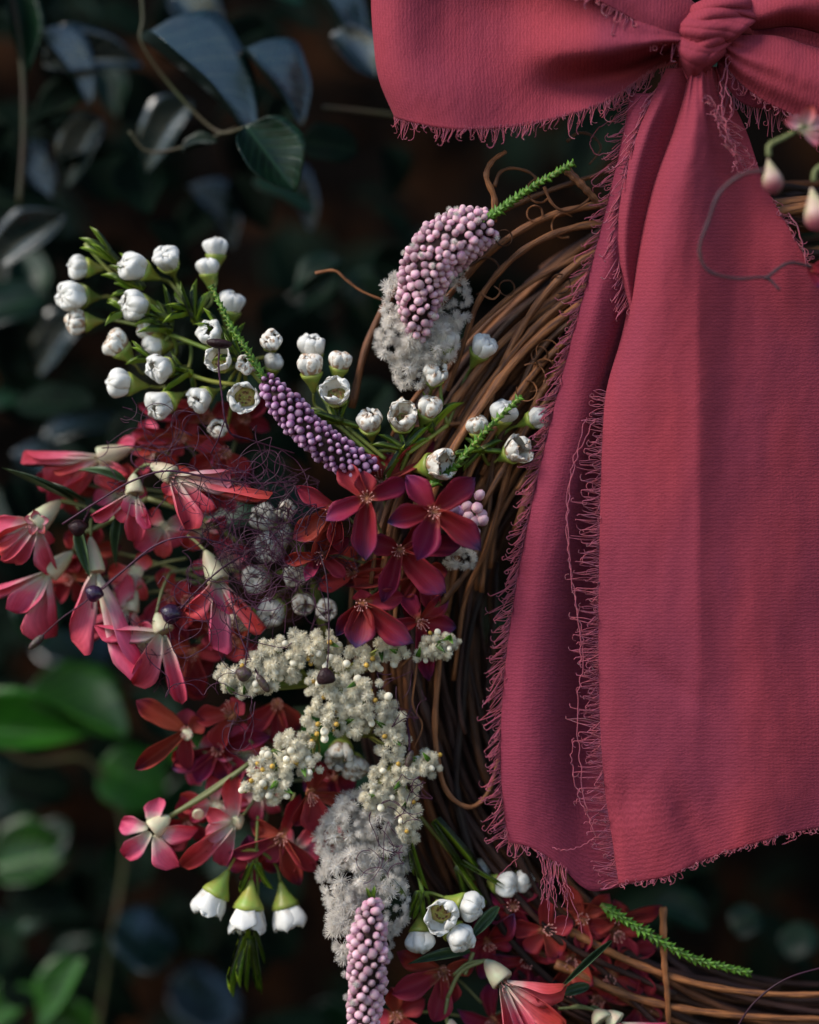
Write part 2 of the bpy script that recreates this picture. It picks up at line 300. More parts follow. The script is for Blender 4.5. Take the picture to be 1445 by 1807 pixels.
# ------------------------------------------------------------------ template meshes
def blade(name, m, prof, nu=9, nv=5, thick=0.03, curl=0.0, cup=0.0, fold=0.0, twist=0.0, wob=0.0, seed=0):
    """closed thin leaf or petal: length 1 on x, half width 0.5 on y. prof(u)->half width factor 0..1"""
    r = random.Random(seed); mb = MB(); ph = r.uniform(0, 6)
    top = []; bot = []; uv = []
    for i in range(nu + 1):
        u = i / nu; wd = 0.5 * max(prof(u), 0.015) * (1 + wob * 2.2 * math.sin(u * 12 + ph))
        for j in range(nv + 1):
            v = j / nv * 2 - 1
            y = v * wd
            z = curl * u * u + cup * (v * v) * wd * 2 + fold * abs(v) * wd * 2 + wob * math.sin(u * 9 + ph) * v + wob * math.sin(v * 4 + ph + u * 3) * 0.6
            a = twist * u
            y2 = y * math.cos(a) - z * math.sin(a) * 0.3; z2 = z + y * math.sin(a)
            t = thick * (1 - 0.75 * v * v) * (0.35 + 0.65 * math.sin(math.pi * min(1, u * 0.9 + 0.1)))
            top.append((u, y2, z2 + t / 2)); bot.append((u, y2, z2 - t / 2)); uv.append((u, j / nv))
    W1 = nv + 1; n = len(top); fs = []
    for i in range(nu):
        for j in range(nv):
            a, b, c, d = i * W1 + j, i * W1 + j + 1, (i + 1) * W1 + j + 1, (i + 1) * W1 + j
            fs.append((a, d, c, b)); fs.append((a + n, b + n, c + n, d + n))
    for i in range(nu):
        a, d = i * W1, (i + 1) * W1; fs.append((a, a + n, d + n, d))
        a, d = i * W1 + nv, (i + 1) * W1 + nv; fs.append((a, d, d + n, a + n))
    for j in range(nv):
        a, b = j, j + 1; fs.append((a, b, b + n, a + n))
        a, b = nu * W1 + j, nu * W1 + j + 1; fs.append((a, a + n, b + n, b))
    mb.add(top + bot, fs, uv + uv)
    return mb.mesh(name, m)
def ovate(u): return (math.sin(math.pi * u ** 0.8)) ** 0.8 * (1 - 0.15 * u)
def obov(u): return (0.28 + 0.72 * math.sin(math.pi * 0.5 * min(1, u / 0.6))) * (1 if u < 0.6 else math.sqrt(max(0, 1 - ((u - 0.6) / 0.4) ** 2.2)))
def lance(u): return math.sin(math.pi * (0.08 + 0.92 * u ** 0.85)) ** 0.9 if u < 1 else 0
def needle(u): return 1 if u < 0.7 else max(0, (1 - u) / 0.3) ** 0.7
def starp(u): return (0.34 + 0.66 * math.sin(math.pi * 0.5 * min(1, u / 0.6))) * (1 if u < 0.6 else max(0, 1 - ((u - 0.6) / 0.4) ** 2.2))
def lathe(name, m, prof, n=12, ridge=0.0, seed=0, smooth=True):
    mb = MB(); vs = []; uv = []
    for i, (r, z) in enumerate(prof):
        for k in range(n):
            a = 2 * math.pi * k / n; rr = r * (1 + ridge * math.cos(5 * a))
            vs.append((rr * math.cos(a), rr * math.sin(a), z)); uv.append((i / (len(prof) - 1), k / n))
    fs = []
    for i in range(len(prof) - 1):
        for k in range(n): fs.append((i * n + k, i * n + (k + 1) % n, (i + 1) * n + (k + 1) % n, (i + 1) * n + k))
    fs.append(tuple(reversed(range(n)))); fs.append(tuple((len(prof) - 1) * n + k for k in range(n)))
    mb.add(vs, fs, uv)
    return mb.mesh(name, m, smooth)
# wax flower: unit = radius of the flower, z along its axis, rim of the cup at z=0
cup_me = [lathe('cup', M_cup, [(0.10, -1.35), (0.17, -1.2), (0.30, -0.85), (0.50, -0.5), (0.68, -0.22), (0.76, 0.0), (0.66, 0.05), (0.3, -0.02)], 15, 0.05)]
def wax_petal(m, openness, seed, brown=False):
    """plump rounded lobe rising from the rim of the cup, tip rolled inward"""
    r = random.Random(seed); mb = MB(); nu, nv = 9, 8
    r1 = 0.02 + 0.86 * openness; bul = 0.44 - 0.24 * openness; h = 1.16 - 0.24 * openness
    T = []; B = []; uv = []; ph = r.uniform(0, 6); lean = r.uniform(-.06, .06)
    hw = (0.50 + 0.10 * openness)
    for i in range(nu + 1):
        t = i / nu
        top = math.sqrt(max(0.0, 1 - max(0, (t - 0.45) / 0.55) ** 2.6)) * 0.97 + 0.03
        for j in range(nv + 1):
            v = j / nv * 2 - 1
            y = v * hw * (0.72 + 0.38 * math.sin(math.pi * min(1, t * 0.8))) * top + lean * t
            rho = 0.60 + (r1 - 0.60) * t ** 2.0 + bul * math.sin(math.pi * t ** 0.9 * 0.95)
            rho -= (0.48 - 0.22 * openness) * v * v * (0.4 + 0.6 * math.sin(math.pi * t * .9))      # each lobe domes outward
            rho += 0.04 * math.sin(t * 6 + ph + v * 3) + (0.05 + .05 * openness) * t * t * math.sin(v * 5 + ph * 2) + (0.10 * v * v * t * t if openness > .5 else 0)
            z = h * math.sin(t ** 0.9 * math.pi / 2) - 0.10 * v * v * t + 0.07 * math.sin(v * 7 + ph) * t + (0.10 * (1 - v * v) * t if openness > .3 else 0)
            th = 0.07 * (1 - 0.5 * v * v) + 0.02
            for L_, k in ((T, th / 2), (B, -th / 2)):
                L_.append((rho + k, y, z + k * t))
            uv.append((t, j / nv))
    W1 = nv + 1; n = len(T); fs = []
    for i in range(nu):
        for j in range(nv):
            a, b, c, d = i * W1 + j, i * W1 + j + 1, (i + 1) * W1 + j + 1, (i + 1) * W1 + j
            fs.append((a, b, c, d)); fs.append((a + n, d + n, c + n, b + n))
        a, d = i * W1, (i + 1) * W1; fs.append((a, d, d + n, a + n))
        a, d = i * W1 + nv, (i + 1) * W1 + nv; fs.append((a, a + n, d + n, d))
    for j in range(nv):
        a, b = nu * W1 + j, nu * W1 + j + 1; fs.append((a, b, b + n, a + n))
    mb.add(T + B, fs, uv + uv)
    return mb.mesh('petal', m)
wax_pet = {}
for op in (0, 1, 2):
    wax_pet[op, 0] = [wax_petal(M_white, (0.10, 0.52, 0.90)[op], s + op * 10) for s in range(5)]
    wax_pet[op, 1] = [wax_petal(M_whitebr, (0.10, 0.52, 0.90)[op], s + op * 10 + 50) for s in range(3)]
disc_me = lathe('flower_centre', M_disc, [(0.60, -0.02), (0.62, 0.05), (0.40, 0.10), (0.22, 0.06), (0.10, 0.10), (0.05, 0.32), (0.02, 0.36)], 12)
def stam_mesh(m, n, r0, h, rr, seed, lean=0.3):
    r = random.Random(seed); mb = MB()
    for k in range(n):
        a = 2 * math.pi * k / n + r.uniform(-.2, .2); hh = h * r.uniform(.7, 1.1)
        p0 = Vector((r0 * math.cos(a), r0 * math.sin(a), 0)); p2 = Vector(((r0 + lean * hh) * math.cos(a + .3), (r0 + lean * hh) * math.sin(a + .3), hh))
        p1 = (p0 + p2) / 2 + Vector((r.uniform(-.1, .1), r.uniform(-.1, .1), 0)) * h
        mb.tube([p0, p1, p2], [rr, rr * .8, rr * .8], 4)
        mb.tube([p2 + Vector((-rr * 2.2, 0, 0)), p2, p2 + Vector((rr * 2.2, 0, 0))], [rr * .8, rr * 2.2, rr * .8], 5)
    return mb.mesh('stamens', m)
wax_st = stam_mesh(M_brown, 8, 0.42, 0.34, 0.035, 3, -0.4)
star_st = stam_mesh(M_stamen, 10, 0.10, 0.55, 0.018, 5, 0.35)
bell_me = lathe('flower_base', M_cream, [(0.12, -1.0), (0.20, -0.94), (0.40, -0.76), (0.58, -0.48), (0.70, -0.18), (0.76, 0.05), (0.68, 0.13), (0.3, 0.05)], 12, 0.04)
ochre_me = lathe('flower_base', M_cupred, [(0.10, -0.8), (0.25, -0.55), (0.45, -0.2), (0.55, 0.0), (0.50, 0.08), (0.3, 0.02)], 10, 0.06)
pet = {}
for nm, m, pr in (('bell', M_bell, obov), ('pale', M_bellpale, obov), ('red', M_red, starp), ('star', M_star, starp)):
    pet[nm] = [blade('petal', m, pr, 9, 6, 0.035, curl=c, cup=k, twist=t, wob=0.03, seed=i) for i, (c, k, t) in enumerate(((0.08, 0.36, 0.15), (-0.16, 0.45, -0.35), (0.02, 0.30, 0.4), (-0.26, 0.38, 0.05), (0.18, 0.5, -0.1)))]
needle_me = [blade('leaf', M_leafn, needle, 6, 3, 0.04, curl=c, fold=0.3) for c in (0.02, -0.05, 0.07)]
scale_me = [blade('scale_leaf', M_scale, lance, 4, 2, 0.10, curl=c, cup=0.4) for c in (-0.25, -0.1, 0.1)]
olive_me = [blade('leaf', M_oliveleaf, lance, 8, 4, 0.04, curl=c, fold=0.4, twist=0.3) for c in (0.2, -0.3)]
def ico(name, m, sub, fn):
    import bmesh
    bm = bmesh.new(); bmesh.ops.create_icosphere(bm, subdivisions=sub, radius=1.0)
    for v in bm.verts: v.co = Vector(fn(v.co))
    me = bpy.data.meshes.new(name); bm.to_mesh(me); bm.free()
    me.polygons.foreach_set('use_smooth', [True] * len(me.polygons)); me.materials.append(m)
    return me
def budfn(c):
    a = math.atan2(c.y, c.x); k = 1 + 0.05 * math.cos(5 * a) * (1 - c.z * c.z)
    return (c.x * k * 0.95, c.y * k * 0.95, c.z * (1.08 if c.z > 0 else 1.2) + (0.12 if c.z > 0.93 else 0))
def budfn2(c):
    a = math.atan2(c.y, c.x); k = 0.80 + 0.07 * math.cos(5 * a) * (1 - c.z * c.z)
    return (c.x * k, c.y * k * 1.08, c.z * 1.2 - 0.10 * max(0, c.z) ** 6)
def budfn3(c):
    a = math.atan2(c.y, c.x); k = 1.04 + 0.09 * math.cos(4 * a + 1) * max(0, c.z)
    return (c.x * k, c.y * k * .92, c.z * 0.92 - 0.22 * max(0, c.z) ** 4)
budp_me = [ico('bud', M_budp, 2, f) for f in (budfn, budfn2, budfn3)]; budl_me = [ico('bud', M_budl, 2, f) for f in (budfn, budfn2, budfn3)]
def tuft(name, m, n, length, r0, core, seed, up=-0.2):
    r = random.Random(seed); mb = MB()
    for k in range(n):
        z = 1 - (1 - up) * (k + .5) / n; a = k * 2.39996 + r.uniform(-.3, .3); q = math.sqrt(max(0, 1 - z * z))
        dv = Vector((q * math.cos(a), q * math.sin(a), z)); dv = (dv + Vector((r.uniform(-.2, .2),) * 3)).normalized()
        L = length * r.uniform(.75, 1.15); side = dv.orthogonal().normalized() * r.uniform(-.15, .15) * L
        mb.tube([dv * core * .5, dv * (core + L * .5) * .8 + side, dv * (core * .6 + L)], [r0, r0 * .8, r0 * .45], 3, False)
    if core > 0.1:
        vs = []; 
        import bmesh
        bm = bmesh.new(); bmesh.ops.create_icosphere(bm, subdivisions=2, radius=core)
        base = [v.co.copy() * (1 + r.uniform(-.08, .08)) for v in bm.verts]; fs = [tuple(v.index for v in f.verts) for f in bm.faces]; bm.free()
        mb.add(base, fs)
    return mb.mesh(name, m)
floret_me = [tuft('floret', M_fluff, 90, 0.80, 0.036, 0.34, s, -0.4) for s in range(3)]
rice_me = [tuft('tuft', M_rice, 120, 0.66, 0.048, 0.46, s, -0.6) for s in range(4)]
rice_bud = ico('bud', M_rice, 2, lambda c: (c.x * .75, c.y * .75, c.z * 0.95))
gold_me = ico('golden_floret', M_riceo, 1, lambda c: (c.x * .6, c.y * .6, c.z * 0.7))
def leafp(u): return math.sin(math.pi * min(1, u ** 0.75)) ** 0.75 * (1.0 if u < 0.8 else 1 - (u - 0.8) * 0.8) if 0 < u < 1 else 0
def roundp(u): return math.sqrt(max(0, 1 - (2 * u - 1) ** 2)) if 0 < u < 1 else 0
big = {}
for nm, m in (('s', M_ivys), ('d', M_ivyshade), ('g', M_ivyg), ('b', M_ivyb)):
    big[nm] = [blade('leaf', m, p, 14, 10, 0.012, curl=c, fold=f, cup=k, wob=0.02, twist=t, seed=i) for i, (p, c, f, k, t) in enumerate(((leafp, -0.15, 0.28, 0.05, 0.1), (leafp, 0.05, 0.12, 0.2, 0.3), (roundp, -0.1, 0.2, -0.1, -0.1), (leafp, -0.3, 0.35, -0.15, 0.0)))]

# ------------------------------------------------------------------ the wall and the climbing plants behind
wl = thing('wall', 'dark brown weathered wall glimpsed through gaps between the climbing leaves', 'wall', P(722, 1900, 2300))
mb = MB(); n = 130; vs = []; uv = []
for i in range(n + 1):
    for j in range(n + 1):
        x = -5500 + 12500 * i / n; y = -4200 + 10400 * j / n
        q = P(0, 0, 2300); vv = Vector(((x - CX) * S, 2300 * S, (CY - y) * S))
        h = noise.noise(Vector((x * .004, y * .004, 0))) * 60 + noise.noise(Vector((x * .015, y * .015, 3))) * 25
        vs.append(vv + Vector((0, h * S, 0))); uv.append((i / n, j / n))
mb.add(vs, [(i * (n + 1) + j, i * (n + 1) + j + 1, (i + 1) * (n + 1) + j + 1, (i + 1) * (n + 1) + j) for i in range(n) for j in range(n)], uv)
mb.part('wall_face', M_wall, wl)

def put_leaf(par, kind, var, bx, by, tx, ty, wd, d, tilt=0.7, roll=0.0, dd=0.0):
    """leaf from base to tip (photo px at depth d); tilt 0 = facing the camera, 1 = facing the sky"""
    a = P(bx, by, d); b = P(tx, ty, d + dd); x = b - a
    nrm = Vector((0, -1, 0)).lerp(Vector((0, 0, 1)), tilt) + Vector((roll, 0, 0))
    k = (D + d) / D
    return place('leaf', big[kind][var], frame(a, x, nrm, x.length, wd * S * k, x.length * 0.9), par)
def leaf_stalk(par, pts, r=4, m=None):
    q = MB(); q.tube(spl([P(*p) for p in pts], 6 * len(pts)), [r * S] * (6 * len(pts)), 6); q.part('stem', m or M_ivystem, par)
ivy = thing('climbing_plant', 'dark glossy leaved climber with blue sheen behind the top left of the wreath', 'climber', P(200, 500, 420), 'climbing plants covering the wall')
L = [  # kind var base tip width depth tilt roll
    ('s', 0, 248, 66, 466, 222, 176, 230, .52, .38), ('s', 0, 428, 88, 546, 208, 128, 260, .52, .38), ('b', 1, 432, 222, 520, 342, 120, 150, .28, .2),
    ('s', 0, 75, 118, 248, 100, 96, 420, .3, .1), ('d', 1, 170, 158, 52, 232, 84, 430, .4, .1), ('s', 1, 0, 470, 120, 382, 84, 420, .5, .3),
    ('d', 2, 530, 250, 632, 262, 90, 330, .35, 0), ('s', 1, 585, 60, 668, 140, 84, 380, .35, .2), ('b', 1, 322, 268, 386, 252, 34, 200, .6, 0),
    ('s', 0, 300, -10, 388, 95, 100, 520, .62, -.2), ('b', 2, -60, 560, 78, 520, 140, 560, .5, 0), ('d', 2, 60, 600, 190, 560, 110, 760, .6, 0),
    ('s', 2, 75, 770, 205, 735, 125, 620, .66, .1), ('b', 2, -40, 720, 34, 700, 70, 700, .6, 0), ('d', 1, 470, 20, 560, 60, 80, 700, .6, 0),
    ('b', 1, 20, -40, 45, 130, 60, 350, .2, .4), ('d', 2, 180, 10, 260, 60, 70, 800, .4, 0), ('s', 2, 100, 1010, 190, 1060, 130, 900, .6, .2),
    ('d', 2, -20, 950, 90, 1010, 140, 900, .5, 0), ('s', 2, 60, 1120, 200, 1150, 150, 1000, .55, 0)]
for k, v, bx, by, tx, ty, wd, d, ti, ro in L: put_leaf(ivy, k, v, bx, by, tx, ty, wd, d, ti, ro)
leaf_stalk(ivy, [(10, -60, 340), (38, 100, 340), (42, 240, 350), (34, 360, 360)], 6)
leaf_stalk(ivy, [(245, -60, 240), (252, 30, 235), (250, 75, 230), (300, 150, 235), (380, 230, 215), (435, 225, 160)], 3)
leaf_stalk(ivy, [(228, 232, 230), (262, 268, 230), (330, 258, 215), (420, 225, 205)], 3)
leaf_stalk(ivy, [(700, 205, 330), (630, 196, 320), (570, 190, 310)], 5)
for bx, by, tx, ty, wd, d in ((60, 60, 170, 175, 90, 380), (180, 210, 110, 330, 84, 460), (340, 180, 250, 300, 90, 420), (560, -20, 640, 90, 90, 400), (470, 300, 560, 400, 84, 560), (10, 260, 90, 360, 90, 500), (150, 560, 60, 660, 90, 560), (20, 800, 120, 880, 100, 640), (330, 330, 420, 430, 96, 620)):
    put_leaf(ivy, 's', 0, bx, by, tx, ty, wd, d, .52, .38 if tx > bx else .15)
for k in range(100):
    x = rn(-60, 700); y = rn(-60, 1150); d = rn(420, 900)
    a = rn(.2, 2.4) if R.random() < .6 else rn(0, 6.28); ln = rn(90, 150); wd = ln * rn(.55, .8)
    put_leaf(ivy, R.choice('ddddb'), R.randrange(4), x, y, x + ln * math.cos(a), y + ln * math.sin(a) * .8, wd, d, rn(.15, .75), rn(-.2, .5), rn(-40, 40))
ivy2 = thing('climbing_plant', 'bright green leaved climber growing beside the hanging red flowers at lower left', 'climber', P(100, 1807, 700), 'climbing plants covering the wall')
L = [('g', 1, 40, 1225, 225, 1310, 165, 620, .66, .25), ('g', 1, -110, 1290, 165, 1300, 105, 600, .35, -.1), ('g', 2, 175, 1350, 292, 1400, 120, 700, .25, 0),
     ('g', 1, -10, 1530, 128, 1500, 130, 720, .45, .2), ('b', 1, 30, 1640, 130, 1560, 90, 760, .5, .1), ('g', 1, 150, 1690, 80, 1830, 100, 640, .5, -.2),
     ('s', 2, 205, 1620, 300, 1700, 150, 700, .62, .2), ('b', 2, -60, 1380, 90, 1400, 130, 900, .3, 0), ('b', 1, -60, 1640, 40, 1720, 120, 900, .4, 0),
     ('s', 2, 300, 1730, 420, 1800, 130, 900, .55, 0), ('d', 2, 380, 1620, 470, 1720, 130, 800, .5, 0), ('b', 1, 230, 1220, 310, 1310, 80, 700, .5, .2),
     ('g', 1, 60, 1800, 190, 1860, 110, 760, .4, 0), ('b', 2, 440, 1500, 520, 1600, 100, 800, .4, 0)]
for k, v, bx, by, tx, ty, wd, d, ti, ro in L: put_leaf(ivy2, k, v, bx, by, tx, ty, wd, d, ti, ro)
leaf_stalk(ivy2, [(-80, 1240, 650), (40, 1340, 660), (160, 1345, 690), (220, 1480, 700), (190, 1700, 720), (160, 1900, 720)], 6)
for k in range(26):
    x = rn(-60, 560); y = rn(1250, 1850); d = rn(650, 1000)
    a = rn(0, 6.28); ln = rn(100, 160); wd = ln * rn(.6, .85)
    put_leaf(ivy2, R.choice('ddbbg'), R.randrange(4), x, y, x + ln * math.cos(a), y + ln * math.sin(a) * .8, wd, d, rn(.15, .75), rn(-.2, .4), rn(-40, 40))
ivy3 = thing('climbing_plant', 'climber with leaves coloured near black for shade, filling the deep shade inside and behind the wreath', 'climber', P(1100, 1900, 1200), 'climbing plants covering the wall')
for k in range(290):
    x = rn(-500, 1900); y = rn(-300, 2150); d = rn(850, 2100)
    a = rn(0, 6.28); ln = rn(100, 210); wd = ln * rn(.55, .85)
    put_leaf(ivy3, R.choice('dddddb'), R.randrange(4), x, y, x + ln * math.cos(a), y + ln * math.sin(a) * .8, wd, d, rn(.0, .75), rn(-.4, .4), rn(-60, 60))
L = [('b', 2, 1290, 1640, 1340, 1610, 80, 500, .6, 0), ('b', 1, 1150, 1600, 1250, 1640, 80, 520, .55, .2), ('b', 2, 1380, 1680, 1440, 1640, 70, 600, .5, 0)]
for k, v, bx, by, tx, ty, wd, d, ti, ro in L: put_leaf(ivy3, k, v, bx, by, tx, ty, wd, d, ti, ro)

# ------------------------------------------------------------------ the vine wreath
WX, WY, WD = 1460, 1142, 150
wr = thing('vine_wreath', 'twisted brown vine wreath under the flowers and the rose bow', 'wreath', P(WX, WY, WD))
for k in range(125):
    big_r = k < 75
    a0 = rn(0, 2 * math.pi); span = rn(1.2, 3.6)
    q0 = rn(0, 2 * math.pi); q1 = rn(0, 1) ** 0.5; tw = rn(-1.4, 1.4)
    if k < 46: a0 = rn(2.2, 3.9) - span / 2; q0 = rn(2.6, 5.6)
    n = int(20 + span * 26); pts = []; f1 = rn(1.5, 4); f2 = rn(0, 6); am = rn(4, 16)
    for i in range(n):
        th = a0 + span * i / (n - 1); q = q0 + tw * (th - a0)
        rr = 713 + math.cos(q) * 125 * q1 + am * math.sin(f1 * th * 2 + f2) + 3 * math.sin(17 * th + f2)
        dp = math.sin(q) * 95 * q1 + 7 * math.sin(f1 * th * 3 + f2 * 2)
        y = WY - math.sin(th) * rr; x = WX + math.cos(th) * rr
        pts.append(P(x, y, WD + dp))
    r0 = rn(6.0, 10.5) if big_r else rn(3, 6.5)
    rs = [r0 * S * (1 + .22 * noise.noise(Vector((i * .45, k * 3.1, 0)))) * (0.90 + 0.10 * math.sin(i * 1.7 + f2) + 0.30 * (1 if ((i * 7 + k) % 23) == 4 else 0)) * (1 - 0.5 * abs(i / (n - 1) - .5)) for i in range(n)]
    m = MB(); m.tube(pts, rs, 9); m.part('vine', M_vinehalf if (k % 3 == 0) else M_vineshade, wr)  # random strands carry painted shade; the upper and single vines keep the brighter bark
def vine(pts, r, n=40, m=None, par=None, nm='vine', taper=0.4):
    q = spl([P(*p) for p in pts], n); mb = MB()
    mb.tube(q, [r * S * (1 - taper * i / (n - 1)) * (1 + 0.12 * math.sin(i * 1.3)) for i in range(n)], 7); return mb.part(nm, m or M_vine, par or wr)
for k in range(34):
    th0 = rn(1.55, 1.95); th1 = rn(2.55, 3.25); rb = rn(600, 835); n = 50; f2 = rn(0, 6); dd_ = rn(5, 90); pts = []; sl = rn(-60, 60)
    for i in range(n):
        t = i / (n - 1); th = th0 + (th1 - th0) * t
        rr = rb + sl * (t - .5) + 7 * math.sin(th * 6 + f2) + 3 * math.sin(th * 15 + f2)
        pts.append(P(WX + math.cos(th) * rr, WY - math.sin(th) * rr, dd_ + 35 * abs(rb - 715) / 120 + 8 * math.sin(th * 5 + f2)))
    r0 = rn(5.5, 10); m = MB()
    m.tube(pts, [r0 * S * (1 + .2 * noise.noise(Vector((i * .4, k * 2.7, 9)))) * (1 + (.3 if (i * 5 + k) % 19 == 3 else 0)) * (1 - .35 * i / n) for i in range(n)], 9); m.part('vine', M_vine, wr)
# single vines that can be followed in the photograph
for pts, r in [([(1130, 352, 30), (1050, 362, 20), (960, 385, 20), (880, 432, 25), (820, 490, 35), (760, 560, 50), (700, 640, 60)], 8),
               ([(1120, 395, 10), (1030, 398, 10), (950, 425, 5), (890, 470, 10), (845, 530, 20), (820, 600, 30), (790, 690, 45)], 7.5),
               ([(1120, 440, 20), (1040, 452, 15), (970, 510, 12), (920, 580, 20), (880, 660, 25), (850, 760, 40), (800, 900, 45)], 8.5),
               ([(1100, 520, 30), (1020, 560, 25), (960, 610, 25), (920, 680, 30), (880, 780, 40), (850, 900, 50)], 7),
               ([(1060, 610, 40), (990, 650, 35), (940, 720, 40), (900, 820, 45), (860, 960, 50), (820, 1060, 60), (800, 1200, 70)], 7),
               ([(1000, 300, 10), (1030, 330, 5), (1060, 362, 15), (1100, 400, 30)], 8),
               ([(780, 1100, 60), (772, 1200, 50), (768, 1300, 45), (785, 1390, 40), (826, 1424, 30), (860, 1400, 30), (880, 1340, 40)], 6),
               ([(620, 720, 60), (650, 600, 60), (700, 510, 60), (780, 430, 60), (860, 385, 60), (960, 340, 50), (1080, 300, 40)], 7),
               ([(700, 760, 40), (780, 750, 30), (830, 745, 30)], 6),
               ([(760, 1080, 30), (800, 1040, 20), (840, 980, 22), (862, 900, 30), (870, 820, 45)], 6.5),
               ([(1170, 1600, 60), (1172, 1690, 50), (1178, 1760, 50), (1180, 1840, 60)], 7),
               ([(1000, 1640, 70), (1120, 1700, 60), (1250, 1740, 55), (1400, 1755, 55), (1600, 1745, 60)], 8),
               ([(980, 1700, 70), (1120, 1760, 60), (1280, 1790, 55), (1500, 1800, 55)], 9)]:
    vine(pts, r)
for pts, r in [([(870, 392, 20), (872, 350, 10), (858, 312, 5), (868, 285, 10), (892, 268, 20)], 6.5), ([(872, 330, 10), (882, 305, 10), (905, 297, 15), (935, 305, 20), (948, 322, 20), (930, 340, 20)], 3.5),
               ([(556, 482, 60), (590, 478, 60), (612, 495, 60), (640, 515, 60), (690, 535, 60)], 3), ([(960, 330, 0), (975, 360, -5), (1000, 372, 0), (1040, 350, 10), (1030, 320, 10)], 3),
               ([(985, 600, 30), (1000, 560, 20), (975, 545, 20), (960, 560, 20)], 2.5), ([(830, 470, 30), (858, 455, 20), (880, 470, 20), (870, 500, 20), (840, 520, 30)], 2.5),
               ([(850, 520, 0), (870, 528, -10), (882, 515, -10), (872, 505, -5)], 2.2), ([(1000, 250, 20), (1020, 235, 20), (1045, 240, 20), (1060, 262, 20), (1040, 290, 20)], 3.2),
               ([(700, 1180, 10), (735, 1160, 5), (728, 1240, 10), (745, 1280, 15), (730, 1320, 10)], 2.5)]:
    vine(pts, r, 30, nm='tendril')
for k in range(13):
    x = rn(860, 1040); y = rn(330, 700); pts = [(x, y, 10)]; a = rn(0, 6.28); cvt = rn(.5, 1.0) * R.choice((-1, 1))
    for i in range(7): a += cvt; x += 13 * math.cos(a); y += 13 * math.sin(a); pts.append((x, y, 10 + rn(-10, 15)))
    vine(pts, rn(1.2, 2.2), 24, nm='tendril')

# ------------------------------------------------------------------ the bow
bow = thing('ribbon_bow', 'large rose red crepe ribbon bow with frayed edges tied on the wreath', 'bow', P(1255, 75, -30))
def patch(rows, nu, nv, name, m, wr_=3.0, seed=0.0, thick=1.0, warp=None, label=None):
    """rows of control points (x,y,d); returns grid[v][u] of (x,y,d) photo-space points and links the cloth"""
    rr = [spl([Vector(p) for p in row], nu) for row in rows]
    cols = [spl([rr[k][i] for k in range(len(rr))], nv) for i in range(nu)]
    G = [[cols[i][j] for i in range(nu)] for j in range(nv)]
    for j in range(nv):
        for i in range(nu):
            p = G[j][i]
            f = wr_ * (noise.noise(Vector((p.x * .012, p.y * .006, seed))) * 2 + noise.noise(Vector((p.x * .035, p.y * .012, seed + 5))) * 0.7 + noise.noise(Vector((p.x * .07 + p.y * .03, p.y * .04, seed + 9))) * 0.35)
            p.z += f
            if warp: p.z += warp(p.x, p.y, i / (nu - 1), j / (nv - 1))
    mb = MB(); vs = []; uv = []
    cu = [0.0] * nu
    jm = nv // 2
    for i in range(1, nu): cu[i] = cu[i - 1] + (G[jm][i] - G[jm][i - 1]).length
    im = nu // 2; cv = [0.0] * nv
    for j in range(1, nv): cv[j] = cv[j - 1] + (G[j][im] - G[j - 1][im]).length
    for j in range(nv):
        for i in range(nu): vs.append(P(*G[j][i])); uv.append((cu[i] / 100, cv[j] / 100))
    mb.add(vs, [(j * nu + i, j * nu + i + 1, (j + 1) * nu + i + 1, (j + 1) * nu + i) for j in range(nv - 1) for i in range(nu - 1)], uv)
    o = mb.part(name, m, bow, label)
    md = o.modifiers.new('thickness', 'SOLIDIFY'); md.thickness = thick * S; md.offset = 0
    return G
def arc(L, n): return spl([Vector(p) for p in L], n)
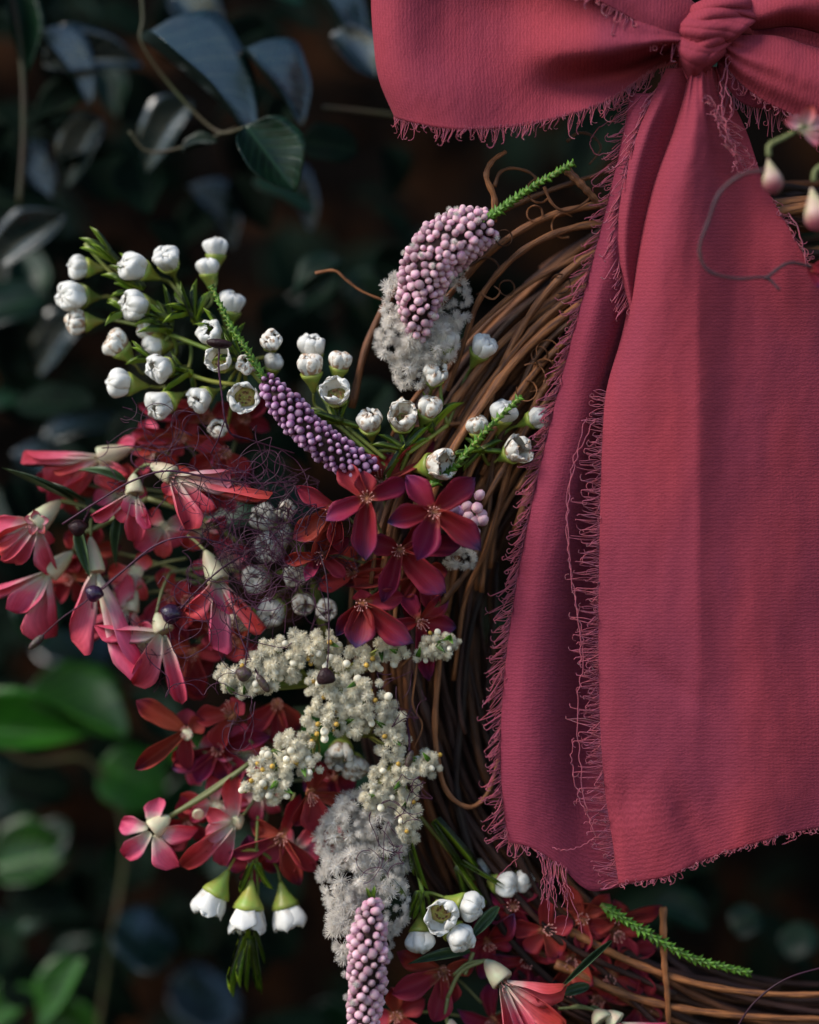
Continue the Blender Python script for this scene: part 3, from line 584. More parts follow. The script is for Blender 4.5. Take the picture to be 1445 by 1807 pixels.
def fringe(mb, edge, outv, length, step=3.2, down=0.35, seed=0, dz=-3, r=0.85, inset=8):
    """threads from the cut edge; clumps meet and curl at the tip. edge: points in photo space; outv: outward vector"""
    q = random.Random(seed); pts = [Vector(p) for p in edge]
    cum = [0]
    for a, b in zip(pts, pts[1:]): cum.append(cum[-1] + (b - a).length)
    def at(s):
        s = max(0, min(cum[-1] - 1e-6, s))
        for i in range(len(cum) - 1):
            if cum[i + 1] >= s:
                t = (s - cum[i]) / max(1e-9, cum[i + 1] - cum[i]); return pts[i].lerp(pts[i + 1], t)
        return pts[-1]
    s = 0.0
    while s < cum[-1]:
        ncl = q.choice((2, 3, 3, 4, 5)); Ld = length * q.choice((q.uniform(.3, .8), q.uniform(.6, 1.1), q.uniform(.9, 1.45)))
        base = at(s + ncl * step / 2); ov = Vector((outv[0], outv[1], 0)).normalized()
        tip = base + ov * Ld + Vector((q.uniform(-7, 7), down * Ld * q.uniform(.2, 1.8) + q.uniform(-5, 5), dz + q.uniform(-8, 6)))
        a = math.atan2(tip.y - base.y, tip.x - base.x); cvt = q.uniform(.3, 1.1) * q.choice((-1, 1)); curl = [tip]
        for i in range(q.choice((1, 2, 3, 5))):
            a += cvt; curl.append(curl[-1] + Vector((3.2 * math.cos(a), 3.2 * math.sin(a), q.uniform(-1, 1))))
        for c in range(ncl):
            b0 = at(s + c * step + q.uniform(-1, 1)); ins = b0 - ov * inset * q.uniform(.3, 1)
            mid = b0.lerp(tip, .5) + Vector((q.uniform(-3, 3), q.uniform(-4, 4), q.uniform(-3, 3)))
            if q.random() < .22:
                fr = q.uniform(.4, 1.25); tp = b0 + (tip - b0) * fr + Vector((q.uniform(-5, 5), q.uniform(-5, 5), 0)); ch = [ins, b0, b0.lerp(tp, .5) + Vector((q.uniform(-3, 3), q.uniform(-3, 3), 0)), tp]
            else:
                ch = [ins, b0, mid, tip] + (curl[1:] if c < 2 else curl[1:2])
            w2 = spl(ch, len(ch) * 3)
            mb.tube([P(*v) for v in w2], r * S * q.uniform(.5, 1.15), 3, False)
        s += ncl * step
def longthread(mb, pts, r=0.9, wave=2.0, n=None, seed=0):
    q = random.Random(seed); n = n or 90; w2 = spl([Vector(p) for p in pts], n)
    w2 = [v + Vector((wave * math.sin(i * .9 + math.sin(i * .37) * 2), wave * math.cos(i * 1.1), wave * math.sin(i * .7))) for i, v in enumerate(w2)]
    mb.tube([P(*v) for v in w2], r * S, 4, False)

# tail behind on the left
T2 = [[(1112, 165, -2), (1135, 165, -18), (1155, 165, -20), (1180, 165, -10), (1200, 165, 0)],
      [(1100, 235, 0), (1118, 235, -18), (1140, 235, -20), (1170, 235, -6), (1205, 235, 5)],
      [(1074, 350, 0), (1098, 350, -20), (1126, 350, -16), (1165, 350, 4), (1205, 350, 10)],
      [(1046, 460, 0), (1073, 460, -22), (1106, 460, -14), (1150, 460, 8), (1200, 460, 12)],
      [(1008, 600, 2), (1036, 600, -20), (1072, 600, -10), (1108, 600, 30), (1160, 600, 40)],
      [(970, 750, 4), (1000, 750, -18), (1034, 750, -12), (1066, 750, 30), (1130, 750, 44)],
      [(936, 900, 2), (968, 900, -20), (1006, 900, -14), (1044, 900, 34), (1110, 900, 46)],
      [(908, 1050, 2), (942, 1050, -24), (985, 1050, -16), (1032, 1050, 36), (1100, 1050, 46)],
      [(889, 1200, 2), (926, 1200, -26), (974, 1200, -16), (1026, 1200, 36), (1100, 1200, 46)],
      [(883, 1330, 2), (922, 1330, -26), (972, 1330, -18), (1026, 1330, 32), (1105, 1330, 40)],
      [(888, 1420, 2), (926, 1425, -20), (976, 1440, -16), (1030, 1460, 8), (1110, 1470, 18)],
      [(897, 1486, 6), (940, 1497, -12), (988, 1528, -10), (1042, 1572, 2), (1118, 1558, 14)]]
G2 = patch(T2, 40, 150, 'ribbon_tail', M_cloth2, 2.2, 1.0, label='rear ribbon tail with mauve tinge')
# tail in front
X = lambda y, xs, ds: [(x, y, d) for x, d in zip(xs, ds)]
T1 = [X(118, [1216, 1222, 1230, 1238, 1246, 1254, 1262, 1268], [-30, -46, -54, -50, -44, -36, -26, -16]),
      X(170, [1206, 1213, 1226, 1240, 1252, 1264, 1276, 1288], [-22, -60, -76, -74, -56, -34, -16, -8]),
      X(235, [1186, 1198, 1220, 1245, 1262, 1278, 1298, 1318], [-16, -62, -90, -84, -60, -30, -14, -8]),
      X(330, [1150, 1166, 1200, 1240, 1275, 1305, 1330, 1352], [-10, -60, -92, -86, -60, -36, -26, -20]),
      X(450, [1122, 1140, 1180, 1232, 1285, 1335, 1380, 1418], [-4, -56, -88, -84, -62, -46, -42, -34]),
      X(580, [1100, 1120, 1165, 1232, 1300, 1365, 1425, 1480], [0, -48, -78, -80, -60, -42, -28, -14]),
      X(690, [1070, 1098, 1155, 1232, 1310, 1385, 1455, 1530], [-14, -44, -70, -76, -60, -42, -28, -14]),
      X(800, [1062, 1088, 1150, 1232, 1316, 1400, 1480, 1570], [-28, -42, -64, -73, -60, -42, -28, -14]),
      X(950, [1058, 1084, 1148, 1232, 1320, 1410, 1500, 1600], [-32, -40, -58, -70, -60, -42, -28, -14]),
      X(1100, [1056, 1082, 1148, 1234, 1325, 1420, 1515, 1620], [-32, -40, -55, -66, -60, -42, -28, -14]),
      X(1250, [1058, 1086, 1150, 1236, 1330, 1425, 1525, 1635], [-32, -42, -50, -60, -60, -50, -50, -54]),
      X(1380, [1066, 1092, 1154, 1238, 1330, 1430, 1530, 1640], [-28, -38, -52, -54, -60, -50, -46, -54]),
      [(1080, 1480, -24), (1106, 1480, -36), (1164, 1472, -52), (1242, 1450, -48), (1330, 1430, -58), (1430, 1410, -50), (1530, 1400, -46), (1640, 1390, -52)],
      [(1092, 1560, -20), (1118, 1557, -32), (1182, 1545, -48), (1246, 1516, -44), (1325, 1490, -52), (1422, 1464, -48), (1520, 1452, -44), (1640, 1440, -50)]]
def w1(x, y, u, v):
    f = -9 * math.exp(-abs(x - 1232) / 30) * min(1, max(0, (y - 380) / 200)) * min(1, max(0, (1400 - y) / 300))
    f += (5 * math.sin(u * 24 + y * .008) + 3 * math.sin(u * 43 - y * .01)) * math.exp(-max(0, y - 118) / 110)
    f += 5 * math.sin((x - 1232) * .022 + y * .0016) * min(1, max(0, (x - 1240) / 60))
    f += 7 * math.exp(-((x - 1140 - (y - 1170) * 1.2) / 34) ** 2) * math.exp(-((y - 1200) / 60) ** 2)
    f += 8 * math.exp(-((x - 1210 - (y - 1440) * .4) / 22) ** 2) * math.exp(-((y - 1460) / 55) ** 2)
    f += 6 * math.exp(-((x - 1110) / 30) ** 2) * math.exp(-((y - 1410) / 40) ** 2)
    return f
G1 = patch(T1, 90, 200, 'ribbon_tail', M_cloth, 2.4, 2.0, warp=w1, label='front ribbon tail, widest and brightest')
T3 = [X(120, [1176, 1190, 1202, 1216, 1232], [-20, -32, -34, -30, -26]), X(175, [1150, 1164, 1180, 1200, 1222], [-24, -42, -36, -26, -14]),
      X(240, [1122, 1138, 1156, 1180, 1210], [-24, -44, -34, -18, -6]), X(320, [1100, 1116, 1136, 1164, 1196], [-22, -42, -32, -14, 0]),
      X(400, [1090, 1104, 1122, 1146, 1180], [-22, -38, -28, -12, 0]), X(470, [1094, 1104, 1118, 1138, 1166], [-20, -34, -24, -8, 0]),
      X(548, [1112, 1116, 1122, 1132, 1150], [-14, -20, -16, -4, 0])]
G3 = patch(T3, 26, 70, 'ribbon_tail', M_cloth, 1.5, 3.0, label='short inner fold of ribbon at the knot')
# left loop (front face, turn, back face)
def lrow(xs, ys, ds): return list(zip(xs, ys, ds))
L1 = [lrow([1212, 1212, 1212, 1210, 1208, 1204], [22, 40, 58, 74, 90, 108], [-20, -40, -60, -66, -20, -10]),
      lrow([1160, 1160, 1165, 1168, 1165, 1150], [-10, 18, 48, 76, 100, 126], [-22, -44, -78, -84, 14, 0]),
      lrow([1090, 1090, 1095, 1098, 1095, 1085], [-70, -14, 40, 88, 128, 172], [-40, -56, -84, -90, 10, -14]),
      lrow([1000, 1000, 1000, 1000, 1000, 1000], [-120, -45, 25, 90, 148, 204], [-48, -40, -44, -66, -4, -34]),
      lrow([900, 900, 900, 900, 905, 905], [-150, -60, 15, 90, 160, 224], [-34, -26, -10, -26, -36, -52]),
      lrow([800, 795, 792, 792, 795, 805], [-160, -70, 10, 85, 158, 228], [-24, -22, -12, -30, -60, -62]),
      lrow([715, 706, 702, 704, 712, 735], [-160, -75, 5, 80, 150, 218], [-10, -26, -34, -42, -46, -40]),
      lrow([672, 660, 656, 660, 669, 696], [-160, -75, 0, 75, 140, 206], [40, 22, 10, 4, 6, 10]),
      lrow([700, 690, 684, 690, 700, 720], [-160, -75, 0, 75, 140, 200], [90, 74, 64, 60, 60, 60]),
      lrow([830, 820, 820, 820, 830, 840], [-150, -65, 5, 75, 140, 196], [120, 104, 96, 92, 90, 86]),
      lrow([1040, 1040, 1040, 1040, 1040, 1040], [-90, -30, 20, 70, 110, 150], [90, 80, 70, 66, 62, 60]),
      lrow([1215, 1215, 1215, 1215, 1215, 1215], [20, 38, 54, 70, 84, 98], [10, 8, 6, 6, 6, 8])]
GL = patch(L1, 90, 190, 'bow_loop', M_cloth, 2.0, 4.0, warp=lambda x, y, u, v: (5 * math.sin(u * 27 + x * .012) + 3 * math.sin(u * 49 - x * .02)) * math.exp(-max(0, 1215 - x) / 75) if v < .6 else 0, label='big left loop of the bow')
L2 = [lrow([1228, 1226, 1222, 1218], [8, 26, 46, 66], [-30, -46, -50, -46]), lrow([1190, 1188, 1186, 1182], [-26, 4, 36, 64], [-40, -62, -78, -76]),
      lrow([1140, 1140, 1140, 1140], [-60, -20, 18, 48], [-50, -76, -88, -84]), lrow([1095, 1095, 1094, 1092], [-80, -45, -10, 20], [-56, -84, -92, -88]),
      lrow([1030, 1030, 1030, 1030], [-110, -80, -48, -12], [-56, -84, -92, -90]), lrow([900, 900, 900, 900], [-190, -160, -125, -90], [-40, -60, -66, -66])]
GL2 = patch(L2, 26, 60, 'bow_loop', M_cloth, 1.5, 5.0, label='upper left layer of the bow, frayed lower edge')
# right side
R1 = [lrow([1300, 1300, 1298, 1296], [-10, 12, 34, 56], [-20, -40, -50, -36]), lrow([1345, 1345, 1345, 1345], [-40, -5, 28, 52], [-30, -58, -66, -30]),
      lrow([1400, 1400, 1400, 1400], [-60, -15, 18, 48], [-40, -70, -74, -20]), lrow([1470, 1470, 1470, 1470], [-80, -30, 24, 66], [-40, -74, -70, -10]),
      lrow([1600, 1600, 1600, 1600], [-100, -40, 30, 100], [-20, -60, -60, 0])]
patch(R1, 30, 50, 'bow_loop', M_cloth, 2.0, 6.0, label='upper right loop of the bow')
R3 = [lrow([1290, 1288, 1284, 1280], [30, 48, 66, 84], [-8, -10, -14, -10]), lrow([1370, 1368, 1362, 1355], [20, 60, 90, 112], [10, 12, 8, 0]),
      lrow([1450, 1450, 1445, 1440], [20, 80, 130, 170], [20, 24, 14, 4]), lrow([1600, 1600, 1600, 1600], [20, 110, 190, 250], [30, 34, 20, 10])]
patch(R3, 26, 40, 'bow_loop', M_cloth2, 2.0, 6.5, label='shaded inside of the right loop')
R2 = [lrow([1262, 1268, 1272, 1268], [60, 72, 84, 98], [-34, -50, -52, -40]), lrow([1316, 1316, 1312, 1302], [62, 88, 116, 142], [-46, -72, -70, -46]),
      lrow([1372, 1372, 1366, 1352], [64, 104, 144, 180], [-50, -82, -78, -50]), lrow([1440, 1440, 1435, 1425], [84, 130, 176, 218], [-40, -84, -84, -56]),
      lrow([1600, 1600, 1590, 1580], [130, 190, 260, 330], [-30, -80, -80, -50])]
GR2 = patch(R2, 50, 60, 'bow_loop', M_cloth, 2.2, 7.0, warp=lambda x, y, u, v: 5 * math.sin(u * 21 + x * .01) * math.exp(-max(0, x - 1262) / 80), label='lower right loop with a frayed edge')
R4 = [lrow([1256, 1262, 1266, 1264], [92, 100, 110, 122], [-20, -26, -30, -22]), lrow([1286, 1292, 1294, 1286], [98, 118, 140, 158], [-26, -34, -36, -24]),
      lrow([1330, 1335, 1330, 1318], [110, 138, 164, 186], [-20, -30, -34, -22]), lrow([1400, 1400, 1395, 1385], [130, 160, 184, 200], [-10, -26, -30, -20]), lrow([1500, 1500, 1490, 1480], [160, 190, 220, 250], [-10, -20, -24, -16])]
GR4 = patch(R4, 26, 40, 'bow_loop', M_cloth2, 1.5, 8.0, label='thin lower layer of the right loop, mauve')
# knot: bands wrapped round the gather
def wk(x, y, u, v): return -17.0 * abs(math.sin(u * 9.5 + (v - .5) ** 2 * 5 + 0.3)) ** 0.6 - 3.0 * abs(math.sin(u * 27 - v * 3 + 1)) ** .5
KN = [lrow([1216, 1203, 1194, 1190, 1194, 1204], [18, 30, 46, 68, 92, 112], [10, -26, -44, -50, -40, -6]),
      lrow([1244, 1230, 1216, 1207, 1203, 1208], [6, 22, 42, 70, 102, 132], [-24, -54, -68, -70, -62, -24]),
      lrow([1278, 1268, 1252, 1238, 1224, 1216], [0, 18, 42, 72, 110, 148], [-32, -68, -82, -84, -72, -30]),
      lrow([1316, 1308, 1292, 1270, 1244, 1224], [6, 20, 42, 72, 110, 156], [-22, -62, -76, -78, -66, -20]),
      lrow([1344, 1338, 1320, 1290, 1254, 1230], [22, 32, 48, 76, 110, 152], [6, -40, -64, -66, -46, 6]),
      lrow([1336, 1328, 1308, 1280, 1250, 1228], [34, 42, 54, 78, 106, 142], [30, 16, 6, 6, 14, 26])]
patch(KN, 90, 70, 'knot', M_cloth, 1.5, 9.0, warp=wk)
def band(pts, wd, name='knot_fold', ds=(10, -56, -82, -70, -10), lift=0.0):
    rows = []
    for i, (x, y) in enumerate(pts):
        a = Vector(pts[max(0, i - 1)]); b = Vector(pts[min(len(pts) - 1, i + 1)]); t = (b - a).normalized(); n = Vector((-t.y, t.x))
        wi = wd * (0.82, 1, 1.05, 1, .85)[i]
        rows.append([(x + n.x * wi * o, y + n.y * wi * o, ds[i] + lift + z) for o, z in ((-.62, 16), (-.42, 1), (-.15, -9), (.15, -10), (.42, -2), (.62, 15))])
    patch(rows, 18, 44, name, M_cloth, 2.2, 20 + wd + lift, thick=1.6)
band([(1202, 50), (1226, 24), (1268, 8), (1314, 8), (1338, 26)], 24, lift=4)
band([(1195, 74), (1214, 46), (1254, 26), (1302, 24), (1338, 38)], 27, lift=-2)
band([(1196, 102), (1212, 74), (1246, 50), (1290, 42), (1330, 52)], 26, lift=-7)
band([(1204, 128), (1219, 100), (1248, 76), (1284, 62), (1312, 66)], 28, lift=-4)
band([(1215, 152), (1228, 124), (1252, 100), (1274, 84), (1292, 84)], 24, lift=5)
# frayed edges
def col(G, i): return [G[j][i] for j in range(len(G))]
fr = MB()
fringe(fr, col(G2, 0), (-1, -.1), 27, 3.0, .55, 1)
fringe(fr, col(G2, 0)[40:], (-1, .1), 22, 4.2, .8, 2)
fringe(fr, [p for p in col(G1, 0) if p.y > 690], (-1, 0), 36, 2.8, -.12, 3, dz=-4)
fringe(fr, [p for p in col(G1, 0) if p.y > 760], (-1, 0), 26, 4.4, .3, 13, dz=2)
fringe(fr, [p for p in col(G3, 0) if p.y > 150], (-1, .3), 22, 3.0, .9, 4)
fringe(fr, [p for p in col(G3, 0) if 150 < p.y < 300], (-.2, 1), 26, 4.0, .3, 14)
fringe(fr, [GL[j][-1] for j in range(len(GL)) if j < 125], (-.15, 1), 19, 3.0, .2, 5)
fringe(fr, [GL[j][-1] for j in range(len(GL)) if j < 40], (-.3, 1), 22, 4.0, .2, 15)
fringe(fr, [GL2[j][-1] for j in range(len(GL2))], (-.1, 1), 24, 3.2, .2, 6)
fringe(fr, [GR2[j][-1] for j in range(6, len(GR2))], (-.3, 1), 13, 3.6, .1, 7)
fringe(fr, [GR4[j][-1] for j in range(4, len(GR4))], (-.15, 1), 24, 3.0, .2, 8)
fringe(fr, [GR4[j][0] for j in range(3, 24)], (.7, -.6), 10, 4.0, 0, 18)
fringe(fr, G2[-1][:20], (0, 1), 12, 3.0, .3, 9)
fringe(fr, G1[-1][:70], (0, 1), 5, 2.6, .1, 10, r=.7)
fringe(fr, [p for p in col(G1, 89) if p.y > 300], (1, 0), 6, 5, .3, 11)
fringe(fr, [p for p in col(G1, 89) if 345 < p.y < 560], (1, -.1), 9, 4, .3, 12)
fr.part('frayed_edge', M_thread, bow, kind='stuff')
def lt(pts, seed, n=90, wave=1.8, r=.9):
    q = MB(); longthread(q, pts, r, wave, n, seed); q.part('loose_thread', M_thread, bow)
lt([(1050, 740, -45), (1020, 800, -48), (1005, 870, -50), (1002, 950, -50), (1008, 1020, -50), (1022, 1100, -48), (1025, 1180, -46)], 1)
lt([(1035, 735, -42), (1008, 830, -46), (1000, 930, -46), (1012, 1040, -46), (1030, 1150, -46), (1018, 1250, -44), (1030, 1400, -40), (1050, 1480, -36)], 2, 130)
lt([(1048, 1480, -36), (1020, 1495, -36), (995, 1500, -34), (975, 1496, -30)], 3, 40, 1)
lt([(1012, 1300, -40), (1008, 1340, -40), (1020, 1400, -40), (1035, 1440, -38)], 4, 50)
lt([(1150, 150, -20), (1100, 200, -10), (1062, 222, 0), (1042, 248, 5), (1050, 272, 5), (1075, 270, 0)], 5, 60, 1)
for k in range(26):   # long threads unravelled from the foot of the rear tail
    x = rn(948, 1000); y = 1500 + (x - 940) * .6; ln = rn(30, 90) if k > 3 else rn(100, 130)
    dx = rn(-.25, .28); lt([(x, y - 6, -12), (x + dx * ln * .3 + rn(-4, 4), y + ln * .35, -18), (x + dx * ln * .6 + rn(-6, 6), y + ln * .7, -22), (x + dx * ln + rn(-8, 8), y + ln, -20)], k, 26, .9, .8)
lt([(930, 1494, 0), (915, 1512, -5), (895, 1530, -5), (877, 1548, -5)], 31, 30, .6, .7)
lt([(912, 1492, 0), (908, 1512, -4), (912, 1530, -4)], 32, 20, .6, .8)
for k, pts in enumerate([[(1286, 95, -60), (1272, 150, -70), (1278, 210, -95), (1290, 255, -90), (1300, 290, -80)], [(1290, 100, -60), (1276, 170, -75), (1282, 230, -95), (1302, 270, -85), (1312, 300, -70), (1336, 288, -60)],
                         [(1272, 185, -88), (1262, 205, -92), (1276, 240, -92), (1296, 280, -80), (1290, 304, -76)], [(1284, 240, -90), (1312, 262, -80), (1330, 290, -70), (1308, 306, -70), (1298, 292, -74), (1312, 280, -74)],
                         [(1280, 150, -72), (1290, 190, -80), (1284, 225, -90), (1296, 262, -84), (1318, 300, -70)]]):
    lt(pts, 50 + k, 60, 2.2, 1.0)
q = MB(); fringe(q, [Vector((1252, 170, -82)), Vector((1284, 235, -80)), Vector((1296, 270, -76))], (-.6, -.5), 26, 4, 0, 77); fringe(q, [Vector((1286, 210, -60)), Vector((1310, 290, -55))], (1, .1), 20, 5, .2, 78)
q.part('frayed_threads', M_thread, bow, kind='stuff')
lt([(1385, 1462, -50), (1405, 1478, -50), (1380, 1490, -50)], 91, 20, .5, .8)
lt([(1390, 375, -60), (1406, 400, -60), (1418, 440, -56), (1424, 470, -50)], 93, 30, 1.2, 1.2)

# ------------------------------------------------------------------ white waxy flowers
def stalk(par, a, b, bend=(0, 0, 0), r=3.0, n=12, m=None, nm='stalk', taper=.0):
    a = Vector(a); b = Vector(b); mid = (a + b) / 2 + Vector(bend)
    q = MB(); pts = spl([P(*a), P(*mid), P(*b)], n); q.tube(pts, [r * S * (1 - taper * i / (n - 1)) for i in range(n)], 6); return q.part(nm, m or M_stem, par)
def wax(par, x, y, d, s, ax, op=0, br=0, node=None):
    """flower centre in photo px, radius s, axis (right, down, away) pointing out of its mouth"""
    a = Vector((ax[0], ax[2], -ax[1])).normalized()
    k = (D + d) / D; s *= 1.08
    c = P(x, y, d) - a * s * S * k * 0.35
    M = framez(c, a, rn(0, 6.28), s * S * k)
    o = place('flower', cup_me[0], M, par)
    ps = wax_pet[op, br]
    for i in range(5):
        T = M @ Matrix.Rotation(i * 2 * math.pi / 5 + rn(-.08, .08), 4, 'Z') @ Matrix.Rotation(rn(-.16, .14), 4, 'Y') @ Matrix.Diagonal((rn(.94, 1.06), rn(.94, 1.1), rn(.92, 1.12), 1))
        place('petal', R.choice(wax_pet[max(0, op - 1), br] if op and R.random() < .3 else ps), T, o)
    place('flower_centre', disc_me, M, o)
    if op or R.random() < .4: place('stamens', wax_st, M, o)
    if node:
        e = c - a * s * S * k * 1.3
        n3 = P(*node); q = MB(); pts = spl([e, e - a * s * S * .9, (e - a * s * S * 1.0).lerp(n3, .5) + Vector((rn(-4, 4) * S, 0, rn(-4, 4) * S)), n3], 14)
        q.tube(pts, [S * (2.6 + 1.2 * i / 13) for i in range(14)], 6); q.part('stalk', M_stem, par)
def needles(par, node, dirs, ln=48, wd=7, me=None):
    for dx, dy, dd in dirs:
        l = ln * rn(.85, 1.35); v = Vector((dx, dd, -dy)).normalized()
        place('leaf', R.choice(me or needle_me), frame(P(*node), v, Vector((rn(-.7, .2), -1, .6)), l * S, wd * S, l * S), par)
U = 'white waxy flower sprays on the wreath'
spA = thing('wax_flower_spray', 'far left spray of white waxy flowers pointing left with bright green needle tip', 'flower spray', P(560, 760, 60), U)
nA = [(300, 590, 70), (340, 560, 60), (430, 640, 30), (390, 600, 50), (330, 660, 60)]
for x, y, d, s, ax, op, br, nd in [(143, 473, 90, 23, (-1, .0, -.4), 0, 0, 0), (132, 523, 80, 30, (-.9, .05, -.9), 1, 0, 0), (140, 569, 85, 23, (-1, .1, -.4), 0, 1, 0),
        (240, 474, 60, 28, (-.8, -.3, -.7), 1, 0, 1), (295, 460, 60, 25, (-.2, -.6, -1), 1, 0, 1), (382, 441, 90, 23, (.05, -1, -.1), 0, 0, 1), (367, 475, 70, 21, (-.1, -1, -.2), 0, 0, 1),
        (242, 541, 55, 28, (-.9, .1, -.7), 1, 0, 0), (408, 540, 80, 25, (.2, -1, -.2), 0, 0, 2), (265, 582, 80, 23, (-.6, -.6, -.2), 0, 1, 0), (208, 609, 60, 25, (-.7, -.8, -.4), 0, 1, 0),
        (275, 610, 80, 22, (-1, .1, -.3), 0, 0, 4), (372, 590, 30, 24, (-.5, -.4, -.8), 1, 0, 2), (388, 637, 15, 25, (-.1, -.2, -1), 2, 0, 2), (285, 649, 35, 25, (-.7, .1, -.9), 1, 0, 4),
        (215, 678, 50, 27, (-1, -.05, -.5), 0, 0, 4), (287, 714, 40, 27, (-.8, .5, -.7), 1, 0, 4), (355, 702, 40, 23, (-.7, .4, -.8), 1, 0, 2), (437, 645, 10, 19, (-.1, -.1, -1), 1, 1, 2),
        (478, 604, 20, 20, (0, -.4, -1), 1, 1, 2), (482, 642, 60, 18, (.1, -.8, -.4), 0, 0, 2), (431, 702, 5, 28, (-.1, .15, -1), 2, 0, 2), (386, 757, 60, 18, (-.2, .1, -1), 1, 1, 2)]:
    wax(spA, x, y, d, s, ax, op, br, nA[nd])
for a, b in (((300, 590, 70), (430, 640, 30)), ((340, 560, 60), (430, 640, 30)), ((430, 640, 30), (510, 720, 40)), ((510, 720, 40), (600, 800, 60)), ((390, 600, 50), (430, 640, 30)), ((330, 660, 60), (430, 680, 50)), ((430, 680, 50), (510, 720, 45)), ((205, 470, 80), (300, 590, 70)), ((150, 430, 90), (240, 520, 75))):
    stalk(spA, a, b, (rn(-4, 4), rn(-4, 4), 0), 4)
needles(spA, (205, 470, 80), [(-1, -.75, -.2), (-.9, -.9, .2), (-.7, -1, 0), (-1, -.5, 0), (-.8, -.7, -.5), (-1, -.6, .3)], 66, 9)
needles(spA, (250, 515, 75), [(-1, -.8, -.2), (-.6, -1, 0), (-1, -.4, 0), (-.9, -1, .4)], 60, 9)
needles(spA, (300, 570, 65), [(-1, -.7, -.2), (-.2, -1, 0), (-1, -.2, 0), (-.6, -1, .3), (-.9, .1, 0)], 60, 9)
needles(spA, (350, 570, 60), [(-.4, -1, -.2), (0, -1, 0), (.4, -1, 0), (-.6, -.9, .4), (.2, -.9, .5)], 62, 8)
needles(spA, (410, 620, 45), [(-.4, -1, -.2), (.1, -1, 0), (-1, -.4, 0), (-.9, .3, .4), (.4, -.9, .2)], 56, 8)
needles(spA, (340, 665, 55), [(-1, -.3, 0), (-.8, .5, -.1), (-1, .1, 0), (.1, .9, .3)], 50, 8)
for nd in nA + [(300, 590, 70), (240, 520, 78), (270, 640, 60), (230, 560, 75)]:
    needles(spA, nd, [(rn(-1, -.2), rn(-1, .2), rn(-.4, .4)) for _ in range(5)], 50, 7)
spB = thing('wax_flower_spray', 'middle spray of white waxy flowers standing between the two pink bud spikes', 'flower spray', P(700, 850, 30), U)
nB = [(590, 745, 30), (720, 800, 10), (790, 750, 25), (850, 800, 20), (620, 760, 30)]
for x, y, d, s, ax, op, br, nd in [(550, 616, 50, 25, (-.1, -1, -.5), 1, 0, 0), (548, 650, 20, 25, (-.1, -1, -.4), 0, 1, 0), (600, 641, 25, 22, (.2, -1, -.3), 0, 1, 0), (592, 695, 5, 27, (-.1, -.5, -1), 2, 0, 4),
        (652, 747, 5, 24, (-.1, -.8, -.8), 1, 1, 1), (710, 740, 0, 28, (-.05, -.6, -1), 2, 1, 1), (757, 723, 10, 24, (.4, -1, -.5), 0, 1, 1), (766, 661, 0, 24, (.1, -.6, -.9), 1, 1, 2),
        (781, 602, 5, 28, (.05, -1, -.25), 0, 0, 2), (850, 615, 20, 24, (.5, -.9, -.6), 1, 0, 2), (772, 820, -15, 30, (1, -.2, -.7), 2, 1, 1)]:
    wax(spB, x, y, d, s, ax, op, br, nB[nd])
for a, b in (((590, 745, 30), (700, 840, 30)), ((720, 800, 10), (700, 850, 30)), ((790, 750, 25), (720, 800, 10)), ((620, 760, 30), (680, 810, 20))): stalk(spB, a, b, (0, 0, 0), 4)
needles(spB, (600, 750, 30), [(-.5, -1, 0), (-.2, -1, .2), (-1, -.5, 0), (.4, -1, 0), (1, .3, 0), (-1, 0, 0), (-.9, -.3, -.3)], 52, 8)
needles(spB, (715, 800, 15), [(1, -1, 0), (1, -.6, 0), (-.8, -.5, 0), (-1, -.2, 0), (.6, -1, .1), (-.3, -1, 0), (-.5, .8, 0)], 56, 8)
needles(spB, (760, 765, 25), [(1, -1, 0), (.8, -.9, .2), (.3, -1, 0), (-.2, -1, 0)], 60, 8)
spC = thing('wax_flower_spray', 'small spray of white waxy flowers reaching right to the ribbon edge', 'flower spray', P(760, 850, 25), U)
for x, y, d, s, ax, op, br, nd in [(842, 754, 10, 20, (-.1, -1, -.6), 0, 1, 0), (888, 730, 20, 24, (.3, -1, -.5), 0, 0, 1), (946, 738, 25, 21, (1, -.4, -.5), 0, 0, 1), (910, 796, 0, 26, (.8, -.4, -.9), 2, 1, 1)]:
    wax(spC, x, y, d, s, ax, op, br, [(820, 800, 20), (850, 800, 20)][nd])
stalk(spC, (850, 800, 20), (760, 850, 25)); stalk(spC, (820, 800, 20), (760, 850, 25))
needles(spC, (850, 800, 20), [(1, -.6, 0), (-.6, -.5, 0), (-1, .2, 0), (1, .1, 0), (-.6, .6, 0)], 50, 8)
spH = thing('wax_flower_spray', 'dim spray of white waxy flowers behind the purple thread tangle', 'flower spray', P(560, 1060, 90), U)
for x, y, d, s, ax, op, br in [(470, 915, 80, 26, (-.6, -.5, -.8), 1, 0), (480, 962, 80, 28, (-.6, .2, -.8), 1, 0), (455, 1020, 90, 26, (-.5, .1, -.9), 1, 0), (505, 900, 70, 18, (.1, -.2, -1), 1, 1), (520, 1012, 80, 22, (.1, .1, -1), 1, 1), (482, 1078, 90, 26, (-.5, .3, -.8), 1, 0),
        (575, 1075, 70, 20, (.1, 0, -1), 1, 1), (430, 1090, 80, 24, (-.5, .3, -.8), 0, 1), (535, 1062, 80, 20, (.1, .4, -.8), 1, 1), (600, 1330, 60, 28, (-.2, .6, -.8), 1, 1), (625, 1350, 70, 24, (.3, .6, -.8), 1, 1), (500, 945, 90, 22, (-.3, 0, -1), 1, 1)]:
    wax(spH, x, y, d, s, ax, op, br, (545, 1010, 130))
spD = thing('wax_flower_spray', 'three white waxy flowers hanging downward at the lower left with green needle tip', 'flower spray', P(450, 1460, 70), U)
